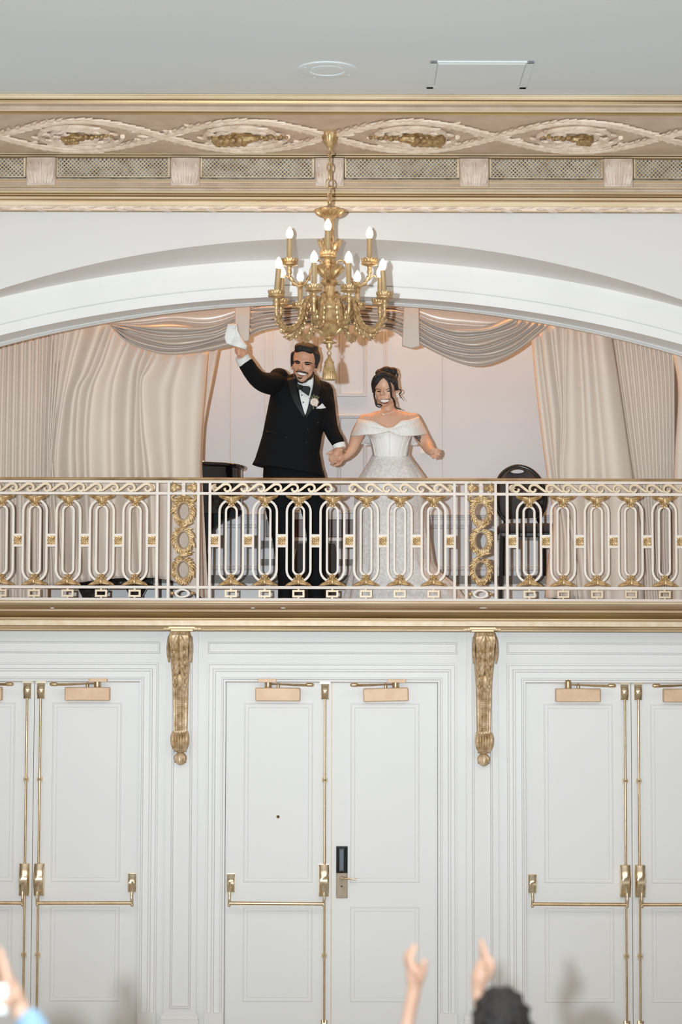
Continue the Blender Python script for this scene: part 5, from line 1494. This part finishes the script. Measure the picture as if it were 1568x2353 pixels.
# trousers and shoes
tr = MB()
loft(tr, [(606, 1060, 744, 1080, .14, .02), (604, 1100, 749, 1100, .15, .02), (606, 1130, 750, 1130, .14, .02), (612, 1150, 748, 1150, .12, .02)], YGm)
limb(tr, YGm, [(645, 1130, 0, 37), (644, 1168, 0, 33), (650, 1220, -.02, 27), (655, 1290, 0, 22), (657, 1350, .02, 18.5), (656, 1383, .02, 18)])
limb(tr, YGm, [(716, 1130, 0, 34), (721, 1168, 0, 29), (727, 1220, -.02, 23), (727, 1290, 0, 21.5), (727, 1350, .02, 20), (727, 1383, .02, 19)])
t_ = tr.build('trousers', M['wool'], gr); remesh(t_, .009, 4)
for px in (656, 727):
    m = MB(); c = P(px, 1396, YGm - .03); m.ell((c[0], c[1] - .02, zfl + .035), (.055, .15, .04), nu=16, nv=10); m.ell((c[0], c[1] + .05, zfl + .05), (.05, .07, .055))
    m.build('shoe', M['piano'], gr)
# jacket with sleeves
jk = MB()
loft(jk, [(676, 858, 722, 862, .07, -.01), (655, 866, 742, 878, .10, 0), (634, 872, 762, 900, .125, 0), (622, 905, 768, 925, .15, 0), (616, 935, 760, 945, .155, 0), (610, 965, 748, 975, .15, 0), (603, 1000, 740, 1005, .145, 0), (594, 1030, 735, 1040, .15, 0), (586, 1055, 740, 1068, .155, 0), (579, 1068, 746, 1096, .16, 0)], YGm, seg=36, pw=.85)
jk.ell(P(641, 868, YGm - .02), (.075, .085, .072))
limb(jk, YGm, [(646, 884, 0, 29), (612, 880, -.18, 27), (594, 872, -.27, 25), (579, 856, -.33, 22), (570, 842, -.375, 19.5), (566.5, 837, -.39, 18.5)])
limb(jk, YGm, [(742, 900, 0, 25), (751, 935, 0, 21.5), (758, 975, -.04, 19), (766, 998, -.07, 18), (773, 1009, -.085, 16.8), (776.5, 1015.5, -.09, 16)])
j_ = jk.build('jacket', M['wool'], gr); remesh(j_, .0075, 3)
bvJ = bvh_of(j_); bvJB = bvh_of(j_, body)
YJ = YGm - .15
def cloth_patch(A, B, n, mt, par, **kw): return patch(bvJ, A, B, n, mt, par, YJ, **kw)
sh_ = cloth_patch([(683, 872), (686, 890), (690, 915), (696, 938), (701, 953)], [(721, 866), (720, 885), (714, 910), (708, 935), (702, 954)], 'shirt_front', M['shirt'], gr, off=.004, solid=.003, rows=20, cols=8)
cloth_patch([(661, 872), (664, 895), (675, 925), (690, 948), (700, 963)], [(681, 868), (685, 895), (690, 920), (697, 942), (702, 957)], 'lapel', M['lapel'], j_, off=.010, solid=.006, rows=18)
cloth_patch([(721, 862), (720, 885), (714, 910), (708, 935), (702, 957)], [(732, 872), (737, 895), (729, 918), (716, 945), (702, 963)], 'lapel', M['lapel'], j_, off=.010, solid=.006, rows=18)
cloth_patch([(604, 989), (620, 991), (636, 996)], [(604, 991.5), (620, 994), (636, 998.5)], 'pocket_flap', M['lapel'], j_, off=.004, rows=8, cols=3)
# collar, bow tie
m = MB(); ring = []
for t in np.linspace(0, 2 * math.pi, 33)[:-1]:
    c = P(699 + 21 * math.cos(t), 876 - 4 * math.cos(t) * -1 + 8 * (0.5 - 0.5 * math.sin(t)) * .3, YGm - .02 - .075 * -math.sin(t))
    ring.append(c)
lo_ = [p + V(0, 0, -.03) for p in ring]; hi_ = [p + V(0, 0, .022) for p in ring]
m.grid([lo_, hi_], close_v=True); m.build('collar', M['shirt'], gr, solid=.004, angle=180)
cl_ = [P(x, y, YGm - .115) for x, y in ((675, 862), (679, 860), (684, 884), (681, 882))]
m = MB(); m.prism([(p[0], p[2]) for p in cl_], YGm - .12, YGm - .10); m.build('collar_wing', M['shirt'], gr, smooth=False, bevel=.002)
cl_ = [P(x, y, YGm - .115) for x, y in ((716, 866), (719.5, 868), (719, 884), (710, 889), (692, 888.5), (698, 886.5))]
m = MB(); m.prism([(p[0], p[2]) for p in cl_], YGm - .13, YGm - .11); m.build('collar_wing', M['shirt'], gr, smooth=False, bevel=.002)
m = MB(); yb0 = YGm - .175
for poly in ([(679, 880), (685, 882.5), (692, 885), (693, 893), (686, 896), (681, 888)], [(691.5, 886), (699, 887), (711, 888), (714, 892), (712, 902), (709.5, 909.5), (701, 903), (692, 897)]):
    q = [P(x, y, yb0) for x, y in zf([((x - 630) * 9.8, (y - 770) * 9.8) for x, y in poly])]
    m.prism([(p[0], p[2]) for p in q], yb0 - .018, yb0 + .03)
m.ell(P(692, 890, yb0 - .01), (.014, .022, .018))
m.build('bow_tie', M['lapel'], gr, smooth=False, bevel=.005)
m = MB()
for x, y in ((694, 909), (697, 925)): m.ell(drop(bvJ, x, y, YJ, .009), (.005, .004, .005), nu=8, nv=6)
m.build('shirt_stud', M['dark'], sh_)
for x, y in ((730, 971.5), (707, 985.5), (704, 1017), (658, 1005)):
    m = MB(); m.ell(drop(bvJ, x, y, YJ, .004), (.011, .006, .011), nu=12, nv=6); m.build('button', M['lapel'], j_)
# pocket square, flower
q = [drop(bvJ, x, y, YJ, .008) for x, y in ((725, 938.5), (736, 939), (748, 937), (744, 932), (740, 926.5), (734, 932), (730, 934))]
m = MB(); m.add(q + [p + V(0, .01, 0) for p in q], [tuple(range(7)), tuple(range(13, 6, -1))] + [(i, (i + 1) % 7, (i + 1) % 7 + 7, i + 7) for i in range(7)])
m.build('pocket_square', M['shirt'], gr, smooth=False)
bt = thing_part('boutonniere', gr); c = drop(bvJ, 721.5, 925, YJ, .018)
m = MB(); m.ell(c, (.026, .018, .024))
for i in range(9):
    a = i * .7; m.ell(c + V(math.cos(a) * .018, -.008, math.sin(a) * .017), (.014, .008, .013), nu=9, nv=6)
m.ell(c + V(.012, -.012, -.022), (.012, .010, .012), nu=8, nv=6)
m.build('rose', M['flower'], bt)
m = MB()
for dx, dz in ((-.02, .04), (0, .05), (.016, .045), (.03, .03), (-.03, .02)): m.leaf(c + V(0, .004, .005), V(dx, -.004, dz), V(0, -1, 0), .052, .018, .006)
for i in range(7): m.ell(c + V(rng.normal(.004, .012), -.004, .038 + rng.normal(0, .008)), .006, nu=6, nv=5)
m.tube([c + V(-.004, 0, -.02), c + V(-.008, -.004, -.05)], .005, 6)
m.build('greenery', M['green'], bt)
# cuffs and watch
def cuff(a, b, ra, rb, name, mt, par, Y0):
    pa, pb = P(a[0], a[1], Y0 + a[2]), P(b[0], b[1], Y0 + b[2])
    m = MB(); m.tube([pa, pa + (pb - pa) * .5, pb], [ra * Y0 / FPX, rb * Y0 / FPX], 24, flat=.85)
    return m.build(name, mt, par, angle=50)
cuff((562, 831, -.40), (554.5, 818, -.43), 17.2, 15.5, 'shirt_cuff', M['shirt'], gr, YGm)
cuff((778.5, 1021, -.097), (782, 1031.5, -.105), 15.4, 14.2, 'shirt_cuff', M['shirt'], gr, YGm)
m = MB(); c0 = P(783.5, 1033.5, YGm - .105)
m.tube([c0 + V(math.cos(a) * .036, math.sin(a) * .034, -.35 * math.cos(a) * .036) for a in np.linspace(0, 6.283, 25)[:-1]], .006, 8, closed=True)
m.build('watch_band', M['brass'], gr)
# the napkin he waves
YN_ = YGm - .47
edge_l = [(545, 744), (534, 744.3), (523.7, 744.7), (519.5, 760), (516, 776), (520, 787), (527, 791)]
edge_r = [(545, 745), (546, 760), (552, 771), (561, 785), (568.5, 795), (566, 803), (561, 803)]
m = MB(); G = []
def lin(p, n): p = np.array(p, float); u = np.linspace(0, len(p) - 1, n); return np.stack([np.interp(u, np.arange(len(p)), p[:, k]) for k in (0, 1)], 1)
for i, (a, b) in enumerate(zip(lin(edge_l, 37), lin(edge_r, 37))):
    t = i / 36; row = []
    for j in range(25):
        s = j / 24; q = a * (1 - s) + b * s
        row.append(P(q[0], q[1], YN_ - .02 - .030 * abs(math.sin(s * 4.2 + t * 2.6)) * (1 - .4 * t) - .022 * abs(math.sin(t * 5 + s * 1.3)) - .02 * math.sin(math.pi * s)))
    G.append(row)
m.grid(G)
nk = m.build('napkin', M['napkin'], None, solid=.004, angle=18)
tag(nk, 'white napkin waved in the raised hand of the person in the tuxedo', 'napkin')

# ---- bride
YBr = 15.70
br = thing('person', (PX(899, YBr, 1390), YBr, zfl), 'person in a white off-shoulder lace gown with dark pinned-up hair', 'person')
sk = MB()
BC = P(885.5, 896, YBr - .08); BR = headrot(math.radians(-14), math.radians(-2), math.radians(6)); BH = .252
Lb = add_head(sk, BC, BH, BR, 0.0)
limb(sk, YBr, [(890, 922, -.02, 15), (892, 940, 0, 15.5), (893, 958, .01, 22)])
loft(sk, [(866, 945, 916, 943, .055, .02), (846, 951, 940, 948, .075, .02), (833, 960, 954, 956, .09, .02), (832, 974, 957, 970, .10, .02), (842, 990, 951, 988, .10, .01), (850, 1010, 945, 1010, .10, .01), (858, 1045, 938, 1045, .10, .01), (848, 1075, 950, 1075, .12, .02), (850, 1100, 945, 1100, .12, .02)], YBr)
for px in (874, 919): sk.ell(P(px, 992, YBr - .045), (.072, .07, .055))
limb(sk, YBr, [(840, 966, 0, 16), (829, 985, 0, 16.5), (820, 1005, -.02, 16.5), (811, 1030, -.05, 13.5), (800, 1045, -.08, 11), (789, 1052, -.10, 8), (780, 1053, -.11, 7)])
limb(sk, YBr, [(950, 964, 0, 16), (959, 982, 0, 16.5), (968, 1002, -.02, 16), (981, 1022, -.05, 14), (988, 1034, -.12, 11.5), (996, 1041, -.20, 8)])
for px in (882, 918): limb(sk, YBr, [(px, 1090, 0, 24), (px, 1240, 0, 17), (px, 1380, 0, 10)])
sk.ell(P(1005, 1043, YBr - .225), (.024, .020, .028))
for pts in ([(1010, 1035), (1002, 1033), (993, 1036)], [(1012, 1040), (1003, 1039.5), (990, 1041)], [(1011, 1046), (1001, 1045.5), (990, 1049)], [(1007, 1051), (1001, 1051.5), (995, 1053)]):
    limb(sk, YBr, [(x, y, -.245 - .02 * math.sin(math.pi * i / 2), r) for i, ((x, y), r) in enumerate(zip(pts, (2.6, 2.4, 2.1)))], 10)
limb(sk, YBr, [(1001, 1036, -.24, 3.4), (997, 1031, -.25, 3), (992, 1032.5, -.255, 2.5)], 10)
limb(sk, YBr, [(778, 1053, -.11, 7.5), (768, 1054, -.11, 7), (760, 1055, -.12, 5)])
for pts in ([(757, 1048), (764, 1046), (770, 1046), (775.5, 1047.5)], [(758, 1053), (765, 1051), (771, 1051), (777, 1052)], [(760, 1058), (766, 1056.5), (771, 1056.5), (775, 1057.5)], [(762, 1063), (767, 1061.5), (773, 1062)]):
    limb(sk, YBr, [(x, y, -.155 - .016 * i, r) for i, ((x, y), r) in enumerate(zip(pts, (2.4, 2.3, 2.2, 1.9)))], 10)
bb = sk.build('body', M['skin_f'], br); remesh(bb, .0036, 2, extra=[(BC, .15, 17)])
bvF = bvh_of(bb)
zb5 = zmap(800, 830, 6.533)
fb = lambda a, b, n, mt, **kw: face_patch(a, b, n, mt, zb5, bb, YBr - .13, bvh=bvF, **kw)
fb([(415, 424), (440, 414), (470, 419), (504, 442)], [(416, 428), (442, 420), (470, 426), (502, 446)], 'eyebrow', M['hairb'])
fb([(566, 436), (590, 418), (620, 407), (648, 403)], [(568, 441), (592, 424), (620, 413), (648, 409)], 'eyebrow', M['hairb'])
fb([(434, 453), (455, 447), (480, 449), (498, 459)], [(438, 459), (457, 460), (478, 462), (494, 463)], 'eye', M['eye'])
fb([(584, 455), (603, 446), (628, 444), (648, 450)], [(588, 459), (605, 459), (628, 457), (644, 455)], 'eye', M['eye'])
fb([(478, 578), (515, 570), (550, 572), (585, 566), (628, 568)], [(492, 612), (520, 634), (552, 644), (585, 634), (618, 600)], 'lips', M['lips_f'], off=.003, rows=18)
fb([(492, 581), (520, 576), (552, 577), (585, 573), (616, 574)], [(506, 602), (525, 610), (552, 613), (582, 609), (606, 596)], 'teeth', M['teeth'], off=.007, rows=18)
hm = MB()
def BE(x, y, z, a, b, d): hm.ell(Lb(x, y, z), V(a, b, d) * BH, rot=BR, nu=20, nv=14)
BE(0, -.12, .20, .36, .42, .35); BE(.02, -.22, .50, .30, .26, .16); BE(-.14, -.12, .50, .15, .15, .12); BE(.20, -.18, .52, .15, .15, .13); BE(.04, -.1, .58, .16, .14, .10)
for s in (-1, 1): hm.chain([Lb(s * .04, .20, .47), Lb(s * .22, .18, .36), Lb(s * .32, .06, .18), Lb(s * .345, -.02, .0)], [.06 * BH, .075 * BH, .075 * BH, .05 * BH], 10)
hr_ = hm.build('hair', M['hairb'], bb); remesh(hr_, .006, 4)
m = MB()
bvH = bvh_of(bb, hr_)
def strand(pts, rad, dy0=-.13):
    q = []
    for x, y, d in pts:
        dr = Vector(ray(x, y)).normalized(); h, nm, i_, ds = bvH.ray_cast(CAM, dr)
        if h is not None and h.y < YBr: q.append((x, y, min(h.y - .006 - YBr - dy0, d + .04)))
        else: q.append((x, y, d))
    pts = q
    MB().tube(sm([P(x, y, YBr + dy0 + d) for x, y, d in pts], 26), [r * YBr / FPX for r in rad], 7, flat=.6).build('face_framing_strand', M['hairb'], hr_)
def zs5(pts): return [(800 + a / 6.533, 830 + b / 6.533, d) for a, b, d in pts]
strand(zs5([(530, 235, .0), (470, 280, -.01), (425, 340, 0), (400, 430, .01), (395, 520, .01), (415, 600, .0), (440, 645, -.02), (505, 655, -.03)]), [2.0, 3.4, 3.4, 3.0, 2.6, 2.4, 2.4, 1.6], -.12)
strand(zs5([(395, 520, 0), (410, 610, 0), (430, 670, -.01), (480, 690, -.02), (510, 660, -.03)]), [2, 2, 1.8, 1.6, 1.0], -.12)
strand(zs5([(540, 240, 0), (600, 290, -.02), (632, 370, -.02), (645, 460, -.01), (655, 530, 0), (690, 590, .01), (705, 640, 0), (715, 690, -.02), (800, 730, -.02)]), [2.0, 3.2, 3.0, 2.6, 2.4, 2.6, 2.4, 2.2, .8], -.14)
strand(zs5([(740, 420, .06), (790, 430, .06), (800, 470, .06), (765, 490, .06), (800, 540, .06), (845, 600, .06)]), [2, 1.6, 1.6, 1.4, 1.2, .5], -.05)
strand(zs5([(532, 228, .01), (480, 262, -.01), (432, 318, 0), (398, 400, .03), (385, 470, .05)]), [3, 5.0, 5.5, 5.0, 4], -.11)
strand(zs5([(538, 228, .01), (600, 258, -.01), (665, 292, .0), (715, 345, .03), (742, 430, .06)]), [3, 5.0, 5.5, 5.5, 4], -.11)
strand(zs5([(720, 160, .12), (745, 200, .12), (735, 250, .1)]), [3, 3.5, 2], -.1)
m = MB(); m.ell(Lb(.345, .03, -.15), .009); m.ell(Lb(.345, .03, -.215), .0065); m.build('earring', M['pearl'], bb)
m = MB(); pts = [drop(bvF, x, y, YBr - .1, .002) for x, y in zb5([(500, 772), (515, 788), (535, 800), (590, 790), (640, 772), (690, 752)])]
m.tube(sm(pts, 24), .0016, 6); m.ell(drop(bvF, *zb5([(535, 804)])[0], YBr - .1, .004), .0065); m.build('necklace', M['pearl'], bb)
m = MB()
for k, pts in enumerate(([(985, 1112), (1015, 1130), (1040, 1125), (1075, 1112)], [(1000, 1125), (1030, 1150), (1060, 1145), (1100, 1115)], [(1020, 1150), (1045, 1165), (1075, 1150), (1100, 1140)], [(1040, 1170), (1060, 1185), (1085, 1165)], [(1060, 1190), (1075, 1200), (1085, 1215)], [(1010, 1135), (1040, 1140), (1050, 1175), (1080, 1190)], [(1070, 1120), (1090, 1150), (1075, 1185), (1090, 1215)])):
    q = [drop(bvF, x, y, YBr, .0012) for x, y in zb5(pts)]; m.tube(sm(q, 14), [.003, .0045, .003], 6)
m.build('tattoo', M['ink'], bb)
m = MB(); c = drop(bvF, 1008.5, 1043, YBr - .2, .002); m.ell(c, (.008, .004, .006)); m.ell(drop(bvF, 783, 1063.5, YBr - .12, .003), .004); m.build('ring', M['brass'], bb)
# bodice
bd = MB()
loft(bd, [(847, 991, 948, 990, .12, 0), (847, 998, 948, 998, .135, 0), (850, 1012, 945.5, 1012, .13, 0), (854, 1030, 942, 1030, .125, 0), (856.5, 1044, 940, 1044, .125, 0), (856, 1054, 941, 1054, .13, 0)], YBr, seg=32, pw=.9)
for px in (875, 919): bd.ell(P(px, 999, YBr - .06), (.075, .08, .042))
bo = bd.build('bodice', M['dress'], br); remesh(bo, .007, 4)
bvD = bvh_of(bo)
for a, b, w in (((849, 1000), (863, 1047), 1), ((866, 1000), (876, 1054), 1), ((895.5, 996), (896, 1060), 1), ((927, 1000), (914, 1056), 1), ((944, 1002), (930, 1049), 1)):
    n = 14; q = [drop(bvD, a[0] + (b[0] - a[0]) * t + (2.5 if a[0] < 890 else -2.5 if a[0] > 900 else 0) * math.sin(math.pi * t), a[1] + (b[1] - a[1]) * t, YBr - .1, .002) for t in np.linspace(0, 1, n)]
    m = MB(); m.tube(q, .0035, 6); m.build('boning', M['dress'], bo)
for A, B in (([(850, 1002), (856, 1028), (859, 1048)], [(866, 1002), (872, 1028), (876, 1052)]), ([(944, 1002), (940, 1028), (937, 1048)], [(930, 1002), (922, 1028), (916, 1052)])):
    patch(bvD, A, B, 'lace_side_panel', M['lacew'], bo, YBr - .1, off=.0015, solid=.002)
# skirt: a flared bell with soft folds
rows = []
for (y, xl, xr, d) in ((1043, 856, 940.5, .125), (1050, 853, 944, .135), (1060, 848, 951, .15), (1075, 838, 962, .18), (1098, 824, 978, .21), (1143, 815, 979, .23), (1183, 814, 981.5, .24), (1231, 815, 988, .25), (1270, 813.5, 994, .26), (1294, 811, 998, .27), (1312, 807, 1008, .28), (1328, 802, 1028, .29), (1340, 799, 1043, .30), (1378, 789, 1070, .31), (1397, 783, 1080, .31)):
    rows.append((xl, y, xr, y, d, .02))
R_ = np.array(rows); tt = np.linspace(0, 1, 60); src = np.linspace(0, 1, len(rows))
rows2 = [tuple(np.interp(t, src, R_[:, c]) for c in range(6)) for t in tt]
sk_ = MB(); loft(sk_, rows2, YBr, seg=120, fold=lambda t, s: 1 + s ** .8 * (.022 * math.cos(13 * t + 1.5 * s) + .014 * math.cos(23 * t - 2 * s) ))
skt = sk_.build('skirt', M['lace'], br, angle=180)
bvS = bvh_of(skt)
# off-shoulder band: laid over bodice and arms, twisted at the centre
bvA = bvh_of(bb, bo)
topL = [(823, 962.5), (842, 965.5), (861, 969), (876, 977), (888, 982.5), (896, 983.5)]
botL = [(804.6, 1003), (822, 1001), (840, 999), (864, 997.5), (882, 994), (896, 991)]
topR = [(894, 983.5), (904, 981.5), (913, 975), (924, 967), (941, 965), (962, 957.5)]
botR = [(894, 991), (904, 996), (916, 1000.5), (930, 1002.5), (955, 1001), (984, 998)]
def band_depth(x, t):
    u = min(1.0, abs(x - 895 + 1.5 * t) / (73 + 17 * t))
    return YBr - (.172 + .012 * t) * (1 - u ** 5) - .012
for side, A, B in ((-1, topL, botL), (1, topR, botR)):
    a = sm(A, 34); b = sm(B, 34); m = MB(); G = []
    for i in range(34):
        r = []; w = i / 33 if side < 0 else 1 - i / 33        # w = 1 at the centre twist
        for j in range(17):
            t = j / 16; q = a[i] * (1 - t) + b[i] * t
            pl__ = .008 * abs(math.sin(t * math.pi * 2.6 + .5 * side + 1.2 * w)) * (1 - .6 * t) + .010 * math.sin(math.pi * t)
            r.append(P(q[0], q[1], band_depth(q[0], t) - pl__))
        # turned-in hem along both edges
        r = [r[0] + V(0, .012, -.004)] + r + [r[-1] + V(0, .016, .004)]
        G.append(r)
    m.grid(G); m.build('off_shoulder_band', M['lacew'], br, solid=.004, angle=180)
m = MB(); G = []
for t in np.linspace(0, 1, 14):
    row = []
    for s in np.linspace(-1, 1, 25):
        x = 897 + s * (78 + 2 * t); y = 990 + 34 * t - 6 * s * s * (1 - t)
        row.append(P(x if t < .9 else 897 + s * 62, y, YBr + .10 + .03 * math.sin(s * 9) * t - .05 * s * s))
    G.append(row)
m.grid(G); m.build('back_cape', M['lacew'], br, solid=.003, angle=180)

# ---- guests in the hall
def guest_body(mb, c, ztop, s=1.0):
    """standing trunk and legs under a head whose crown is at ztop; c = (x, y)"""
    x, y = c; h = ztop
    mb.chain([(x, y, h - .28 * s), (x, y, h - .36 * s)], [.055, .06], 14)
    def ring(z, a, b): return [(x + a * math.cos(t), y + b * math.sin(t), z) for t in np.linspace(0, 2 * math.pi, 25)[:-1]]
    G = [ring(z, a, b) for z, a, b in ((h - .30, .07, .06), (h - .36, .19, .09), (h - .42, .21, .11), (h - .6, .18, .12), (h - .75, .16, .11), (h - .88, .18, .12), (h - .95, .17, .11))]
    mb.grid(G, close_v=True); mb.add(G[0], [tuple(range(24))]); mb.add(G[-1], [tuple(range(23, -1, -1))])
    for s2 in (-1, 1):
        mb.chain([(x + s2 * .09, y, h - .92), (x + s2 * .10, y - .01, .48), (x + s2 * .10, y, .06)], [.09, .06, .045], 14)
        mb.ell((x + s2 * .10, y + .05, .045), (.045, .12, .045))
YQ = 6.6
hc = P(1152, 2352, YQ)
g1 = thing('person', (hc[0], YQ, 0), 'person with short black hair seen from behind, clapping with both hands raised', 'person')
sk = MB(); ztop = hc[2] + .10
guest_body(sk, (hc[0], YQ + .02), ztop)
sk.ell((hc[0], YQ, hc[2] - .02), (.078, .095, .115))
def gl(pts, seg=12): limb(sk, YQ, pts, seg)
gl([(1040, 2490, .05, 45), (940, 2560, .18, 34), (925, 2440, .26, 27), (937, 2353, .28, 22), (950, 2285, .28, 15.5), (953, 2272, .28, 16)])
gl([(953, 2270, .28, 16), (954, 2248, .28, 21), (951, 2226, .28, 18)])
for i, (dx, ty, dd) in enumerate(((6, 2178, .24), (2, 2171, .27), (-2, 2176, .30), (-6, 2190, .33))):
    gl([(950 + dx * .6, 2230, dd, 9.5), (940 + dx * .8, 2208, dd, 8.5), (943 + dx, 2190, dd, 7.5), (952 + dx * .5, ty, dd, 6)], 10)
gl([(966, 2250, .24, 11), (974, 2228, .22, 9), (976, 2208, .21, 7.5)], 10)
gl([(1230, 2490, .05, 45), (1190, 2520, .2, 32), (1125, 2380, .28, 24), (1104, 2310, .28, 17), (1098, 2275, .28, 14)])
gl([(1098, 2274, .28, 14), (1105, 2245, .28, 22), (1112, 2222, .28, 20)])
for i, (dx, ty, dd) in enumerate(((6, 2172, .24), (2, 2160, .27), (-2, 2162, .30), (-5, 2176, .33))):
    gl([(1117 + dx, 2222, dd, 9.5), (1115 + dx * .8, 2200, dd, 8.5), (1111 + dx * .6, 2182, dd, 7.5), (1108 + dx * .4, ty, dd, 6)], 10)
gl([(1124, 2240, .23, 11), (1131, 2222, .21, 9), (1128, 2204, .21, 7.5)], 10)
gb = sk.build('body', M['skin_p'], g1); remesh(gb, .006, 4)
hm = MB(); hm.ell((hc[0], YQ - .005, hc[2]), (.088, .105, .105), nu=24, nv=18); hm.ell((hc[0] + .01, YQ - .05, hc[2] - .05), (.078, .06, .09))
for i in range(70):
    a = rng.uniform(0, 6.28); e_ = rng.uniform(-.2, 1.4)
    d = V(math.cos(a) * math.cos(e_) * .086, math.sin(a) * math.cos(e_) * .103, math.sin(e_) * .103)
    hm.ell(V(hc[0], YQ - .005, hc[2]) + d, (.016, .016, .012), nu=8, nv=6)
ho_ = hm.build('hair', M['hairb'], gb); remesh(ho_, .006, 2)
m = MB()
def gring(z, a, b): return [(hc[0] + a * math.cos(t), YQ + .02 + b * math.sin(t), z) for t in np.linspace(0, 2 * math.pi, 33)[:-1]]
m.grid([gring(z, a, b) for z, a, b in ((ztop - .33, .09, .08), (ztop - .36, .20, .10), (ztop - .42, .225, .125), (ztop - .6, .195, .135), (ztop - .8, .18, .125), (ztop - .98, .20, .135))], close_v=True)
m.build('shirt', M['wool'], g1, angle=180, solid=.004)
m = MB()
for s2 in (-1, 1): m.tube([(hc[0] + s2 * .095, YQ + .02, ztop - .9), (hc[0] + s2 * .10, YQ + .01, .5), (hc[0] + s2 * .10, YQ + .02, .08)], [.105, .08, .07], 20)
m.build('trousers', M['wool'], g1)

YL_ = 5.6
g2c = P(-150, 2420, YL_)
g2 = thing('person', (g2c[0], YL_, 0), 'person at the lower left corner in a light blue sleeve holding up a white phone', 'person')
sk = MB(); guest_body(sk, (g2c[0], YL_), g2c[2] + .16); sk.ell((g2c[0], YL_, g2c[2] + .04), (.08, .098, .12))
def g2l(pts, seg=12): limb(sk, YL_, pts, seg)
g2l([(-30, 2620, .0, 55), (120, 2560, .05, 44), (95, 2420, .05, 34), (55, 2338, .05, 24), (38, 2300, .05, 22)])
g2l([(38, 2302, .05, 22), (26, 2278, .04, 24), (14, 2255, .04, 20)])
for i, (dd, x2, y2, x3, y3) in enumerate(((.0, 12, 2222, 0, 2182), (.02, 6, 2226, -8, 2192), (.04, 0, 2232, -16, 2204), (.06, -4, 2242, -20, 2220))):
    g2l([(20 - i * 3, 2258 + i * 4, dd, 11), (x2, y2, dd, 10), (x3, y3, dd, 8)], 10)
g2l([(30, 2300, -.01, 12), (16, 2305, -.045, 11), (2, 2298, -.05, 9)], 10)
gb2 = sk.build('body', M['skin_p'], g2); remesh(gb2, .006, 4)
m = MB()
m.chain([P(-30, 2620, YL_), P(122, 2565, YL_ + .05), P(100, 2425, YL_ + .05), P(76, 2362, YL_ + .05), P(68, 2348, YL_ + .05)], [70 * YL_ / FPX, 60 * YL_ / FPX, 48 * YL_ / FPX, 39 * YL_ / FPX, 35 * YL_ / FPX], 18)
def gring2(z, a, b): return [(g2c[0] + a * math.cos(t), YL_ + b * math.sin(t), z) for t in np.linspace(0, 2 * math.pi, 33)[:-1]]
zt2 = g2c[2] + .16
G = [gring2(z, a, b) for z, a, b in ((zt2 - .34, .09, .08), (zt2 - .37, .20, .11), (zt2 - .43, .23, .13), (zt2 - .6, .2, .14), (zt2 - .8, .19, .13), (zt2 - .98, .21, .14))]
m.grid(G, close_v=True); m.add(G[0], [tuple(range(32))]); m.add(G[-1], [tuple(range(31, -1, -1))])
ss = m.build('shirt', M['blue'], g2); remesh(ss, .01, 3)
hm = MB(); hm.ell((g2c[0], YL_ - .01, g2c[2] + .065), (.09, .108, .11)); hm.build('hair', M['hairb'], gb2)
m = MB()
for s2 in (-1, 1): m.tube([(g2c[0] + s2 * .095, YL_, zt2 - .9), (g2c[0] + s2 * .10, YL_, .5), (g2c[0] + s2 * .10, YL_, .08)], [.105, .08, .07], 20)
m.build('trousers', M['wool'], g2)
c = P(0, 2282, YL_ - .02)
ph_ = thing('smartphone', c, 'white smartphone held up in the lower left corner', 'phone')
m = MB(); m.box(c[0] - .055, c[0] + .019, c[1] - .006, c[1] + .004, c[2] - .052, c[2] + .022); m.build('case', M['phone'], ph_, smooth=False, bevel=.006)
m = MB(); m.box(c[0] - .051, c[0] + .015, c[1] + .0035, c[1] + .006, c[2] - .048, c[2] + .018); m.build('screen', M['black'], ph_, smooth=False)
